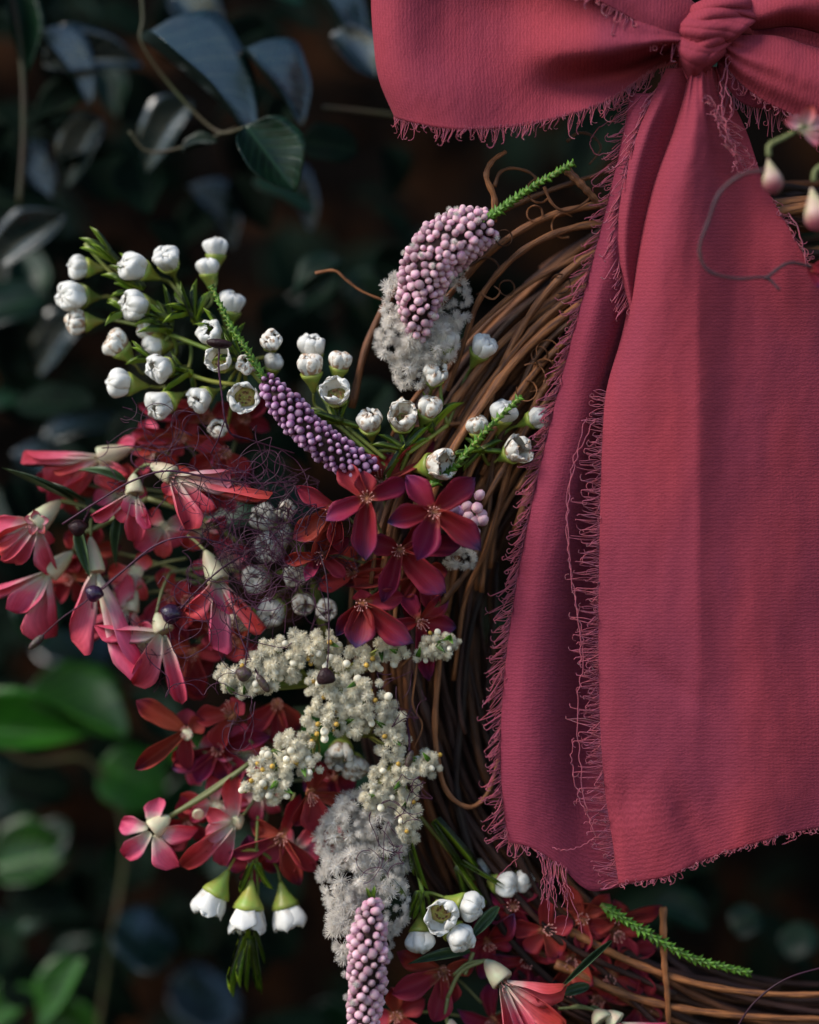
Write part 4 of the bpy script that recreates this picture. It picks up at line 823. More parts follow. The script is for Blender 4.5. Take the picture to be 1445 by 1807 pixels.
for x, y, d, s, ax in [(374, 1588, 65, 32, (-.55, 1, -.1)), (438, 1616, 60, 34, (-.08, 1, -.1)), (508, 1612, 75, 31, (.25, 1, -.1))]:
    wax(spD, x, y, d, s, ax, 2, 0, (452, 1500, 65))
stalk(spD, (452, 1500, 65), (455, 1440, 80)); stalk(spD, (452, 1500, 65), (445, 1680, 85), (6, 0, 0), 3)
needles(spD, (446, 1650, 85), [(-.3, 1, 0), (-.1, 1, 0), (.1, 1, .1), (-.2, 1, -.1), (.15, 1, 0)], 95, 9)
needles(spD, (446, 1630, 85), [(-.35, 1, 0), (.3, 1, 0), (0, 1, .1)], 70, 8); needles(spD, (452, 1520, 65), [(-.4, 1, .3), (.3, 1, .3), (.5, .8, .2)], 60, 8)
spE = thing('wax_flower_spray', 'cluster of four white waxy flowers beside the bottom pink bud spike', 'flower spray', P(730, 1450, 50), U)
for x, y, d, s, ax, op in [(741, 1655, 20, 25, (-.05, 1, -.45), 0), (780, 1613, 0, 29, (.1, .15, -1), 2), (826, 1598, 15, 26, (1, .25, -.5), 0), (808, 1651, 10, 28, (.8, .7, -.7), 1)]:
    wax(spE, x, y, d, s, ax, op, 0, (745, 1575, 30))
for a, b in (((745, 1575, 30), (722, 1500, 40)), ((722, 1500, 40), (725, 1430, 50)), ((680, 1560, 10), (678, 1480, 30))): stalk(spE, a, b, (3, 0, 0), 4)
needles(spE, (745, 1570, 30), [(-.3, 1, 0), (.1, 1, 0), (-.3, .8, .2)], 60, 9); needles(spE, (680, 1540, 10), [(-.4, 1, -.1), (.5, 1, 0), (.1, 1, .1), (.8, .9, 0)], 44, 10)
needles(spE, (725, 1470, 40), [(.1, 1, 0), (.3, 1, 0), (-.1, 1, .2)], 80, 8)
spF = thing('wax_flower_spray', 'two blurred white waxy flowers lying under the foot of the rear ribbon tail', 'flower spray', P(750, 1440, 70), U)
for x, y, d, s, ax in [(888, 1560, 60, 25, (1, .1, -.5)), (918, 1555, 75, 22, (1, 0, -.4)), (850, 1530, 100, 20, (.8, -.3, -.3))]: wax(spF, x, y, d, s, ax, 0, 0, (835, 1550, 70))
for a, b in (((835, 1550, 70), (800, 1510, 60)), ((800, 1510, 60), (740, 1440, 60)), ((830, 1590, 60), (800, 1510, 60))): stalk(spF, a, b, (0, 0, 0), 4)
needles(spF, (760, 1450, 55), [(.7, 1, 0), (.9, 1, 0), (.6, 1, .2), (1, .9, .1)], 110, 9); needles(spF, (810, 1520, 60), [(.7, 1, 0), (1, .6, 0), (.3, 1, .2)], 90, 9)

# ------------------------------------------------------------------ red and pink starry flowers
def redflower(par, c, base, tips, kind='bell', wd=28, cupr=17, axis=None, mix=.85, stem=None, inner=False):
    """c: mouth centre (x,y,d); base: where the stalk joins (x,y,d) or None; tips: petal ends (x,y,dd[,width])"""
    C3 = P(*c); cupr *= 1.0 if kind in ('red', 'star') else 1.22
    a = axis and Vector((axis[0], axis[2], -axis[1])).normalized() or (C3 - P(*base)).normalized()
    red = kind in ('red', 'star')
    Lc = cupr * S * 1.35
    M = framez(C3, a, rn(0, 6), cupr * S) if axis or red else framez(C3, a, rn(0, 6), 1) @ Matrix.Diagonal((cupr * S, cupr * S, max((C3 - P(*base)).length, 8 * S), 1))
    o = place('flower', ochre_me if red else bell_me, M, par)
    tocam = Vector((0, -1, 0))
    for t in tips:
        w_ = t[3] if len(t) > 3 else wd
        Tp = P(t[0], t[1], c[2] + (t[2] if len(t) > 2 else 0)); x = Tp - C3; L_ = x.length
        x.normalize(); st = C3 + x * cupr * S * .35
        nrm = a.lerp(tocam, mix) + Vector((rn(-.2, .2), 0, rn(-.2, .2)))
        kk = t[4] if len(t) > 4 else kind
        place('petal', R.choice(pet[kk]), frame(st, Tp - st, nrm, (Tp - st).length, w_ * 1.12 * S, (Tp - st).length * .8), o)
    if red or inner: place('stamens', star_st, framez(C3 + a * 3 * S, a if red else (a + tocam * .6), rn(0, 6), 38 * S), o)
    if stem:
        b3 = P(*base) if base else C3 - a * cupr * S
        q = MB(); s3 = P(*stem); q.tube(spl([b3, b3.lerp(s3, .5) - a * 6 * S + Vector((0, 0, rn(-2, 4) * S)), s3], 12), [S * 2.8] * 12, 6); q.part('stalk', M_olivestem, par)
    return o
G_ = 'sprays of red starry flowers on the wreath'
st1 = thing('red_flower_spray', 'crimson open star flowers with violet petal tips in the centre of the wreath', 'flower spray', P(700, 1010, 60), G_)
cen = (700, 1010, 70)
redflower(st1, (673, 850, 20), None, [(640, 800, 0, 30), (604, 822, -5, 32), (770, 777, 10, 34), (690, 800, 10, 38), (740, 850, 5, 30)], 'red', 34, 14, (0, -.4, -1), stem=cen)
redflower(st1, (596, 900, 10), None, [(522, 858, -5, 30), (516, 952, 0, 40), (604, 976, -6, 26), (560, 1010, 10, 26)], 'red', 34, 14, (-.4, 0, -1), stem=cen)
redflower(st1, (567, 978, 0), None, [(497, 990, 0, 22), (539, 1026, -8, 22, 'star'), (610, 1018, 6, 24), (618, 950, 5, 22)], 'red', 24, 12, (-.3, .3, -1), stem=cen)
redflower(st1, (706, 970, -25), None, [(650, 958, -8, 36), (674, 1064, -10, 32), (788, 1046, 0, 46), (762, 915, 0, 30), (812, 966, 5, 36)], 'star', 34, 16, (-.1, .1, -1), stem=cen)
redflower(st1, (648, 880, -40), None, [(574, 920, -12, 36), (646, 990, -10, 42), (722, 848, 0, 34), (642, 832, -10, 34, 'red'), (598, 815, 12, 36, 'red')], 'star', 36, 17, (0, -.1, -1), stem=cen)
redflower(st1, (766, 903, -50), None, [(683, 921, -10, 36), (718, 838, -6, 38), (839, 842, -6, 40), (850, 970, -6, 44), (733, 990, -14, 44)], 'star', 38, 16, (.05, .05, -1), stem=cen)
redflower(st1, (640, 1064, -25), None, [(592, 1122, -6, 24), (628, 1144, -20, 48), (732, 1134, -8, 42), (714, 1052, 4, 34, 'red'), (636, 1038, -14, 30, 'red')], 'star', 34, 16, (-.05, .2, -1), stem=cen)
redflower(st1, (740, 1095, 20), None, [(792, 1050, 0, 30), (806, 1108, 0, 32), (757, 1204, 0, 30), (690, 1110, 0, 26), (712, 1050, 10, 30)], 'star', 32, 14, (.3, .3, -1), stem=cen)
redflower(st1, (740, 1010, 40), None, [(700, 1050, 0, 30), (790, 1010, 0, 32), (720, 1100, 0, 30), (600, 1030, 0, 30), (770, 1080, 10, 30)], 'red', 34, 14, (0, .1, -1), stem=cen)
redflower(st1, (625, 1010, 50), None, [(560, 1040, 0, 30), (650, 1040, 0, 32), (600, 960, 0, 34), (690, 990, 0, 30)], 'red', 34, 14, (-.2, 0, -1), stem=cen)
st2 = thing('red_flower_spray', 'pink bell flowers with cream bases at the far left edge beside dark seed pods', 'flower spray', P(430, 960, 90), G_)
m2 = (160, 925, 90)
redflower(st2, (66, 922, 60), (106, 884, 75), [(-8, 906, 0), (-4, 942, -8, 30), (6, 986, -6, 40), (44, 994, -10, 40), (112, 1004, -4, 26), (96, 960, 8, 26)], 'bell', 32, 24, stem=(140, 900, 85), inner=True)
for tx, ty in ((40, 915), (52, 945), (84, 948), (90, 915), (60, 900)):
    place('inner_petal', R.choice(pet['pale']), frame(P(66, 922, 52), P(tx, ty, 40) - P(66, 922, 52), (0, -1, .2), 26 * S, 17 * S, 20 * S), st2)
redflower(st2, (90, 1008, 85), (128, 974, 95), [(-10, 1014, 0, 20), (47, 1082, -8, 42), (118, 1110, 0, 30)], 'bell', 30, 21, stem=(140, 930, 90))
redflower(st2, (168, 1003, 70), (160, 948, 85), [(108, 1078, -8, 38), (262, 1080, 5, 26), (180, 1060, 10, 30)], 'bell', 32, 19, stem=(162, 915, 85), mix=.75)
for pts in ([(140, 905, 88), (105, 888, 80)],): stalk(st2, (106, 884, 78), (180, 912, 90), (0, -6, 0), 4, m=M_olivestem)
stalk(st2, (150, 940, 90), (260, 880, 95), (0, 4, 0), 5, m=M_olivestem); stalk(st2, (260, 880, 95), (430, 960, 110), (0, -10, 0), 5, m=M_olivestem)
for bx, by, tx, ty, w_, v_ in ((130, 885, 4, 832, 12, 0), (150, 888, 42, 838, 10, 1), (222, 852, 138, 822, 20, 1), (138, 930, 162, 1022, 24, 0), (215, 905, 200, 1000, 20, 1)):
    a3 = P(bx, by, 80); x3 = P(tx, ty, 70) - a3
    place('leaf', olive_me[v_], frame(a3, x3, (0, -1, .3), x3.length, w_ * S, x3.length), st2)
st3 = thing('red_flower_spray', 'pink bell flowers and one pale petal under the thin dark seed stem', 'flower spray', P(430, 900, 110), G_)
redflower(st3, (180, 806, 120), (232, 792, 125), [(76, 770, 0, 14), (92, 824, -4, 30), (116, 866, -10, 46), (160, 880, 0, 36), (226, 850, 0, 24), (205, 872, 4, 30)], 'bell', 34, 22, stem=(300, 800, 130), mix=.75)
redflower(st3, (238, 868, 50), (236, 836, 60), [(150, 904, 0, 22), (230, 912, -10, 42), (274, 924, -4, 20), (238, 958, 8, 34), (200, 905, 6, 24)], 'bell', 30, 19, stem=(262, 822, 70), mix=.8)
redflower(st3, (302, 838, 40), (266, 820, 60), [(394, 820, -4, 27, 'pale'), (348, 906, -6, 30), (300, 926, 0, 34), (288, 872, 0, 24), (454, 843, 12, 15), (384, 880, 16, 30)], 'bell', 30, 20, stem=(252, 830, 70), mix=.8, inner=True)
redflower(st3, (322, 772, 130), None, [(232, 764, 0, 30), (230, 800, 0, 34), (412, 808, 0, 34), (305, 734, 0, 34), (345, 742, 0, 30), (300, 800, 0, 34)], 'red', 32, 15, (0, 0, -1), stem=(380, 860, 140))
redflower(st3, (370, 740, 140), None, [(300, 715, 0, 34), (330, 700, 0, 34), (420, 770, 0, 34), (410, 715, 0, 34), (240, 715, 0, 30)], 'red', 36, 15, (0, 0, -1), stem=(380, 860, 140))
redflower(st3, (400, 800, 110), None, [(350, 790, 0, 30), (440, 840, 0, 34), (400, 850, 0, 30), (330, 830, 0, 30)], 'red', 36, 15, (0, 0, -1), stem=(380, 860, 140))
redflower(st3, (290, 930, 100), None, [(238, 965, 0, 34), (318, 962, 0, 34), (340, 915, 0, 34), (262, 900, 0, 30), (290, 985, 0, 30)], 'bell', 32, 13, (0, .1, -1), stem=(380, 930, 120))
st4 = thing('red_flower_spray', 'drooping pink bell flowers below the thin seed stem at the middle left', 'flower spray', P(430, 1010, 110), G_)
redflower(st4, (384, 1020, 40), (362, 972, 55), [(322, 1076, 0, 26), (472, 1078, 0, 26), (370, 1062, -12, 44), (352, 1114, 8, 36), (420, 1060, 10, 24), (398, 1066, -4, 30)], 'bell', 30, 23, stem=(330, 945, 80), mix=.8)
redflower(st4, (288, 1112, 50), (276, 1082, 60), [(168, 1112, 0, 22), (226, 1204, -8, 44), (312, 1240, 4, 28), (250, 1112, 10, 24)], 'bell', 32, 21, stem=(300, 1010, 100), mix=.8)
redflower(st4, (232, 1075, 100), (240, 1040, 110), [(143, 1076, 0, 24), (200, 1102, 0, 32), (262, 1110, 0, 28), (215, 1020, 0, 30)], 'bell', 32, 15, stem=(300, 1010, 120), mix=.8)
redflower(st4, (240, 1010, 110), None, [(190, 1010, 0, 34), (215, 1062, 0, 36), (262, 980, 0, 30), (256, 1060, 0, 24)], 'bell', 32, 15, (0, 0, -1), stem=(330, 985, 120))
redflower(st4, (300, 1050, 120), None, [(260, 1100, 0, 34), (330, 1110, 0, 36), (350, 1040, 0, 34), (290, 1000, 0, 34), (330, 1140, 0, 30)], 'red', 32, 15, (0, 0, -1), stem=(380, 1010, 130))
redflower(st4, (340, 1150, 120), None, [(300, 1130, 0, 34), (350, 1230, 0, 36), (400, 1150, 0, 34), (310, 1200, 0, 34)], 'red', 34, 15, (0, .2, -1), stem=(400, 1060, 130))
def filler(par, spots, kinds, stem, lo=42, hi=64):
    for cx, cy, d in spots:
        a0 = rn(0, 6.28); tips = []
        for i in range(5):
            a = a0 + i * 1.2566 + rn(-.3, .3); l = rn(lo, hi); tips.append((cx + l * math.cos(a), cy + l * math.sin(a) * .9, rn(-20, 20), rn(24, 36)))
        redflower(par, (cx, cy, d), None, tips, R.choice(kinds), 32, 13, (rn(-.6, .6), rn(-.6, .6), -1), stem=stem, mix=.4)
filler(st3, [(120, 860, 150), (210, 870, 140), (340, 870, 110), (270, 790, 150), (400, 850, 120), (350, 930, 120), (430, 740, 150)], ('bell', 'red', 'bell'), (380, 880, 150))
filler(st4, [(130, 1020, 150), (210, 1050, 140), (250, 1130, 130), (330, 1060, 110), (400, 1000, 130), (380, 1110, 130), (420, 1130, 120), (330, 1180, 140), (160, 970, 150)], ('bell', 'red', 'red'), (380, 1030, 150))
stalk(st4, (300, 1010, 110), (430, 1010, 120), (0, -8, 0), 4, m=M_olivestem)
st5 = thing('red_flower_spray', 'dull red flowers left of the cream tufts, above the thick olive stalk', 'flower spray', P(470, 1330, 100), G_)
redflower(st5, (330, 1290, 90), (300, 1310, 95), [(240, 1236, 0, 36), (240, 1356, 0, 30), (362, 1270, 0, 32), (330, 1362, 0, 30), (330, 1250, 8, 30)], 'red', 32, 18, (0, 0, -1), stem=(420, 1350, 110))
place('flower_base', bell_me, framez(P(330, 1296, 80), (-.3, -1, .3), 1, 15 * S), st5)
redflower(st5, (408, 1262, 85), (440, 1306, 95), [(342, 1266, 0, 34), (398, 1238, 0, 30), (430, 1240, -5, 36), (384, 1326, 6, 34)], 'red', 32, 19, stem=(450, 1318, 100), mix=.8)
redflower(st5, (385, 1320, 110), None, [(300, 1358, 0, 34), (350, 1380, 0, 34), (440, 1370, 0, 34), (480, 1300, 0, 32), (400, 1380, 0, 32)], 'star', 34, 15, (0, 0, -1), stem=(420, 1350, 120))
redflower(st5, (272, 1462, 60), (300, 1440, 66), [(212, 1443, 0, 30), (218, 1516, 0, 34), (314, 1531, 0, 32), (276, 1408, 10, 32), (345, 1475, 10, 34)], 'bell', 30, 22, stem=(444, 1344, 70), mix=.85)
stalk(st5, (300, 1440, 66), (444, 1344, 70), (0, 6, 0), 5, m=M_olivestem); stalk(st5, (444, 1344, 70), (540, 1300, 90), (0, 0, 0), 5, m=M_olivestem)
place('flower_bud', bell_me, framez(P(350, 1437, 70), (.1, -.8, -.4), 1, 15 * S), st5)
redflower(st5, (415, 1452, 70), (428, 1440, 85), [(362, 1474, -6, 32, 'pale'), (318, 1530, 0, 34), (388, 1530, 4, 34), (410, 1366, 0, 32), (372, 1420, 0, 30), (352, 1496, 6, 30)], 'bell', 30, 16, stem=(470, 1380, 90), mix=.85)
redflower(st5, (498, 1475, 80), None, [(404, 1500, 0, 26), (566, 1540, 0, 24), (528, 1566, 0, 34), (530, 1400, 0, 24), (470, 1520, 0, 34), (440, 1450, 4, 30)], 'red', 32, 16, (0, .1, -1), stem=(520, 1400, 90))
redflower(st5, (548, 1398, 50), (540, 1380, 70), [(568, 1474, -6, 50), (556, 1334, 0, 34), (630, 1414, 0, 26), (520, 1460, 8, 26), (584, 1390, 8, 26)], 'red', 34, 18, stem=(560, 1330, 90), mix=.85)
redflower(st5, (490, 1240, 120), None, [(440, 1290, 0, 34), (530, 1290, 0, 34), (500, 1330, 0, 34)], 'red', 36, 14, (0, 0, -1), stem=(520, 1330, 120))
filler(st5, [(350, 1330, 130), (430, 1330, 120), (460, 1400, 120), (380, 1420, 110), (330, 1450, 120), (450, 1520, 110), (520, 1500, 110), (590, 1370, 110), (590, 1480, 120), (480, 1290, 140)], ('bell', 'red', 'red', 'star'), (480, 1380, 140))
st6 = thing('red_flower_spray', 'pink cream-based flower and red ones at bottom edge beside the pale bud spike', 'flower spray', P(850, 1800, 90), G_)
redflower(st6, (884, 1728, 20), (856, 1694, 36), [(996, 1733, 0, 32), (992, 1788, 6, 34), (925, 1835, -6, 32), (880, 1830, 10, 34), (940, 1770, 8, 40)], 'bell', 32, 24, stem=(800, 1720, 40), mix=.75, inner=True)
stalk(st6, (856, 1694, 36), (790, 1760, 40), (-10, -12, 0), 4, m=M_olivestem); stalk(st6, (790, 1760, 40), (800, 1830, 40), (-8, 0, 0), 4, m=M_olivestem); stalk(st6, (820, 1720, 42), (835, 1680, 50), (0, 0, 0), 4, m=M_olivestem)
redflower(st6, (800, 1830, 30), (795, 1798, 40), [(770, 1850, 0, 26), (830, 1860, 0, 28)], 'bell', 30, 18, mix=.8)
redflower(st6, (782, 1712, 60), None, [(692, 1752, 0, 40), (764, 1800, 0, 40), (800, 1770, 0, 34), (700, 1680, 0, 30), (840, 1700, 0, 30)], 'red', 36, 18, (0, 0, -1), stem=(850, 1770, 90))
redflower(st6, (700, 1790, 80), None, [(650, 1800, 0, 34), (730, 1840, 0, 40), (750, 1760, 0, 34), (690, 1740, 0, 30)], 'red', 36, 18, (0, 0, -1), stem=(850, 1800, 90))
redflower(st6, (1062, 1800, 30), (1050, 1782, 40), [(1100, 1830, 0, 30), (1030, 1840, 0, 30)], 'bell', 32, 22, stem=(1000, 1780, 60), mix=.8)
redflower(st6, (1088, 1802, 34), (1066, 1786, 44), [(1130, 1830, 0, 30), (1180, 1812, 0, 20)], 'bell', 32, 20, stem=(1040, 1780, 60), mix=.8)
stalk(st6, (1060, 1784, 44), (985, 1780, 60), (0, -4, 0), 3, m=M_olivestem)
for bx, by, tx, ty, w_ in ((880, 1600, 830, 1660, 24), (1080, 1660, 985, 1750, 14), (1040, 1740, 980, 1760, 22), (830, 1680, 720, 1705, 22)):
    a3 = P(bx, by, 50); x3 = P(tx, ty, 45) - a3; place('leaf', olive_me[0], frame(a3, x3, (0, -1, .4), x3.length, w_ * S, x3.length), st6)
st7 = thing('red_flower_spray', 'heap of dark crimson flowers lying below the foot of the rear ribbon tail', 'flower spray', P(1000, 1700, 110), G_)
for cx, cy, d in ((905, 1600, 70), (960, 1640, 60), (1030, 1620, 80), (1085, 1640, 90), (930, 1690, 90), (1010, 1690, 80), (1080, 1720, 80), (860, 1660, 80), (1130, 1770, 90), (1000, 1750, 100), (870, 1800, 90), (950, 1800, 100), (1060, 1760, 110), (1100, 1690, 110)):
    a0 = rn(0, 6.28); tips = []
    for i in range(5):
        a = a0 + i * 1.2566 + rn(-.25, .25); l = rn(44, 72); tips.append((cx + l * math.cos(a), cy + l * math.sin(a), rn(-22, 22), rn(28, 38)))
    redflower(st7, (cx, cy, d), None, tips, R.choice(('red', 'red', 'star')), 34, 15, (rn(-.5, .5), rn(-.5, .5), -1), stem=(1000, 1720, 130), mix=.35)
redflower(st7, (1090, 1615, 85), None, [(1170, 1600, 0, 22), (1040, 1640, 0, 30), (1000, 1600, 0, 24)], 'red', 30, 12, (0, 0, -1), stem=(1000, 1700, 120))

# ------------------------------------------------------------------ bud spikes with fluffy open florets
def along(path, n):
    return spl([Vector(p) for p in path], n)
def spike(par, path, radii, br, me, core=True, squash=1.0, gap=1.0, sidecam=False):
    n = 120; pts = along(path, n); cum = [0]
    for a, b in zip(pts, pts[1:]): cum.append(cum[-1] + (b - a).length)
    tot = cum[-1]; s = 0.0; k = 0
    def at(s):
        for i in range(n - 1):
            if cum[i + 1] >= s: t = (s - cum[i]) / (cum[i + 1] - cum[i] + 1e-9); return pts[i].lerp(pts[i + 1], t), (pts[i + 1] - pts[i]).normalized(), (i + t) / (n - 1)
        return pts[-1], (pts[-1] - pts[-2]).normalized(), 1.0
    def rad_(u):
        f = u * (len(radii) - 1); i = min(int(f), len(radii) - 2); return radii[i] + (radii[i + 1] - radii[i]) * (f - i)
    while s < tot:
        p, t, u = at(s); rr = rad_(u)
        a = t.orthogonal().normalized(); b = t.cross(a); an = k * 2.39996 + rn(-.1, .1)
        ov = a * math.cos(an) + b * math.sin(an); q = p + ov * (rr + rn(-3.5, 2.5)) + t * rn(-2, 2)
        bs = br * rn(.70, 1.15)
        ax = (ov - t * 0.25); ax3 = Vector((ax.x, ax.z, -ax.y))
        place('bud', R.choice(me), framez(P(*q), ax3 + Vector((rn(-.3, .3), rn(-.3, .3), rn(-.3, .3))), rn(0, 6), bs * S), par)
        if R.random() < .07 and me is budp_me: place('floret', floret_me[k % 3], framez(P(*(p + ov * (rr + br))), ax3, rn(0, 6), br * .8 * S), par)
        s += (2 * br * gap) ** 2 * 0.87 / (2 * math.pi * max(rr, br * .8)); k += 1
    if core:
        q = MB(); q.tube([P(*p) for p in pts], [max(1, rad_(i / (n - 1)) - br * .75) * S for i in range(n)], 10); q.part('stem', M_core, par)
def mossy(par, path, r, ln=13, n=110, wdt=6, m_=M_stem):
    pts = along(path, n)
    q = MB(); q.tube([P(*p) for p in pts], r * .55 * S, 6); q.part('stem', m_, par)
    for i in range(n):
        p = pts[i]; t = (pts[min(i + 1, n - 1)] - pts[max(i - 1, 0)]).normalized(); a = t.orthogonal().normalized(); b = t.cross(a); an = i * 2.39996
        ov = a * math.cos(an) + b * math.sin(an); x = t * .85 + ov * .45; l = ln * rn(.85, 1.2) * (1 - .35 * i / n)
        st = p + ov * r * .4; x3 = Vector((x.x, x.z, -x.y)); o3 = Vector((ov.x, ov.z, -ov.y))
        place('scale_leaf', R.choice(scale_me), frame(P(*st), x3, -o3, l * S, wdt * S, l * S), par)
def fluff(par, blobs, dens, size, me=floret_me, nm='floret'):
    """blobs: ellipsoids (x,y,d,rx,ry,rd)"""
    for (x, y, d, rx, ry, rd_) in blobs:
        n = int(dens * rx * ry / (size * size))
        for k in range(n):
            z = 1 - 1.35 * (k + .5) / n; a = k * 2.39996; q = math.sqrt(max(0, 1 - z * z))
            v = Vector((q * math.cos(a), q * math.sin(a), -z))
            p = (x + v.x * rx + rn(-3, 3), y + v.y * ry + rn(-5, 5), d + v.z * rd_ + rn(-6, 6))
            nrm = Vector((v.x, v.z, -v.y)) + Vector((rn(-.4, .4), 0, rn(-.4, .4)))
            place(nm, R.choice(me), framez(P(*p), nrm, rn(0, 6), size * R.choice((.6, .8, .95, 1.1, 1.35)) * S), par)
K = 'pink bud spikes tucked into the wreath'
k1 = thing('bud_spike', 'curved pink bud spike with white open fluff below and green tip, on the upper vines', 'bud spike', P(730, 680, 20), K)
spike(k1, [(868, 398, -20), (830, 408, -28), (790, 430, -32), (756, 470, -34), (742, 515, -32), (738, 560, -28), (740, 600, -10)], [26, 41, 46, 43, 36, 28, 13], 8.1, budp_me, gap=.98)
mossy(k1, [(836, 402, -40), (880, 372, -42), (940, 330, -40), (1008, 290, -30)], 8, 15, 130, 8)
fluff(k1, [(705, 545, 5, 24, 60, 26), (796, 530, 5, 28, 52, 28), (712, 595, 0, 42, 42, 34), (760, 600, 0, 44, 40, 30), (728, 645, 5, 28, 38, 24)], 3.6, 12)
q = MB(); q.tube([P(740, 480, 10), P(745, 560, 10), P(728, 670, 15)], [12 * S, 16 * S, 5 * S], 8); q.part('spike_core', M_fluff, k1)
k2 = thing('bud_spike', 'lilac bud spike with a scaly green tip among the left white flowers', 'bud spike', P(650, 840, 20), K)
spike(k2, [(466, 668, -10), (495, 705, -16), (530, 745, -18), (570, 782, -18), (610, 810, -10), (650, 836, 0)], [12, 24, 27, 26, 28, 24], 6.9, budl_me, gap=1.08)
mossy(k2, [(470, 672, -14), (440, 625, -8), (405, 570, 6), (374, 508, 20)], 7, 13, 110, 7)
k3 = thing('bud_spike', 'pale pink bud spike hanging below big white fluffy brush at the bottom', 'bud spike', P(650, 1430, 40), K)
spike(k3, [(655, 1590, -50), (652, 1640, -54), (648, 1700, -54), (645, 1760, -50), (640, 1830, -46)], [12, 27, 31, 28, 24], 8.8, budp_me, gap=1.02)
fluff(k3, [(642, 1450, 30, 62, 46, 50), (610, 1480, 40, 46, 52, 36), (672, 1500, 35, 48, 60, 36), (625, 1555, 20, 54, 62, 44), (672, 1590, 20, 46, 62, 40), (622, 1630, 10, 38, 60, 36), (655, 1660, 0, 34, 40, 30)], 3.2, 13)
q = MB(); q.tube([P(640, 1430, 50), P(645, 1530, 40), P(640, 1640, 20), P(635, 1690, 10)], [14 * S, 22 * S, 18 * S, 6 * S], 9); q.part('spike_core', M_fluff, k3)
needles(k3, (655, 1592, -50), [(-.4, -1, 0), (.2, -1, 0)], 24, 8)
k4 = thing('bud_spike', 'small lilac bud cluster with white florets peeping out right of the crimson stars', 'bud spike', P(790, 960, 30), K)
for x, y in ((846, 874), (824, 894), (842, 896), (838, 920), (852, 918), (812, 902), (800, 900), (850, 908), (826, 912), (838, 940)):
    place('bud', (budp_me if x > 820 else budl_me)[int(y) % 3], framez(P(x, y, -8 + rn(-5, 10)), (.4, -.6, .5), 0, 11 * S), k4)
stalk(k4, (838, 905, 10), (790, 960, 30), (0, 0, 0), 4)
fluff(k4, [(812, 985, 5, 26, 14, 14)], 4, 9)
k5 = thing('scaly_green_sprig', 'scaly green moss-like sprig pointing right over the dim lower vines', 'sprig', P(1060, 1600, 40))
mossy(k5, [(1060, 1596, 40), (1130, 1640, 35), (1220, 1690, 35), (1318, 1716, 40)], 9, 17, 150, 8)
k6 = thing('scaly_green_sprig', 'short scaly green sprig crossing the white flowers left of the ribbon', 'sprig', P(750, 860, 0))
mossy(k6, [(756, 860, -5), (800, 826, -10), (850, 768, -14), (915, 704, -14)], 7, 16, 80, 8)

# ------------------------------------------------------------------ cream tufted flower heads
RG = 'cream tufted flower clusters on the wreath'
def rice(label, blobs, foot, sz=11.5):
    t = thing('tufted_flower_cluster', label, 'flower cluster', P(*foot), RG)
    for (x, y, d, rx, ry) in blobs:
        n = int(2.4 * rx * ry / (sz * sz)) + 3
        for k in range(n):
            u = math.sqrt((k + .5) / n); a = k * 2.39996 + rn(-.3, .3)
            px = x + u * rx * math.cos(a) + rn(-4, 4); py = y + u * ry * math.sin(a) + rn(-4, 4); pd = d - 24 * math.sqrt(max(0, 1 - u * u)) + rn(-9, 9)
            z = R.random(); nr = Vector((u * math.cos(a) + rn(-.3, .3), -1, -u * math.sin(a) + rn(-.3, .3)))
            if z < .80: place('tuft', R.choice(rice_me), framez(P(px, py, pd), nr, rn(0, 6), sz * rn(.75, 1.2) * S), t)
            elif z < .93: place('bud', rice_bud, framez(P(px, py, pd - 3), nr, rn(0, 6), sz * rn(.7, .9) * S), t)
            else: place('golden_floret', gold_me, framez(P(px, py, pd - 5), nr, rn(0, 6), sz * .75 * S), t)
        for k in range(5): stalk(t, (x + rn(-.7, .7) * rx, y + rn(-.7, .7) * ry, d + 2), foot, (rn(-8, 8), rn(-8, 8), 0), 2.2)
    for k in range(5):
        x, y, d, rx, ry = R.choice(blobs); v = Vector((rn(-1, 1), -.6, rn(-1, 1)))
        place('leaf', R.choice(scale_me), frame(P(x + rn(-.8, .8) * rx, y + rn(-.8, .8) * ry, d - 22), v, (0, -1, 0), 22 * S, 9 * S, 20 * S), t)
rice('broad upper cluster of cream tufts under the crimson stars, dark seed pod across it', [(505, 1160, 10, 62, 40), (560, 1140, 0, 40, 26), (620, 1165, 5, 60, 26), (430, 1205, 25, 44, 24), (460, 1190, 15, 40, 34), (690, 1150, 10, 30, 20), (400, 1195, 25, 18, 18)], (560, 1210, 60))
rice('middle cluster of cream tufts running down beside the vines', [(590, 1220, -15, 52, 34), (645, 1240, -15, 50, 40), (570, 1275, -15, 40, 30), (690, 1290, 0, 26, 48), (620, 1280, 0, 34, 20)], (650, 1300, 60))
rice('lower left cluster of cream tufts pointing down over the blurred red flowers', [(520, 1320, -10, 34, 30), (490, 1350, -20, 50, 32), (480, 1388, -25, 38, 26), (450, 1388, -20, 28, 18), (545, 1350, -10, 18, 22)], (560, 1300, 40))
rice('lower right cluster of cream tufts tapering above the white waxy flowers', [(700, 1370, 0, 48, 34), (668, 1410, 5, 34, 26), (745, 1350, 10, 30, 20), (720, 1430, 5, 24, 36), (765, 1340, 10, 12, 12), (718, 1465, 8, 14, 20)], (690, 1350, 60), 10.5)
rice('small cream tuft cluster at the right end of the crimson stars', [(775, 1138, 5, 34, 24), (752, 1150, 8, 20, 16)], (740, 1160, 50), 9)
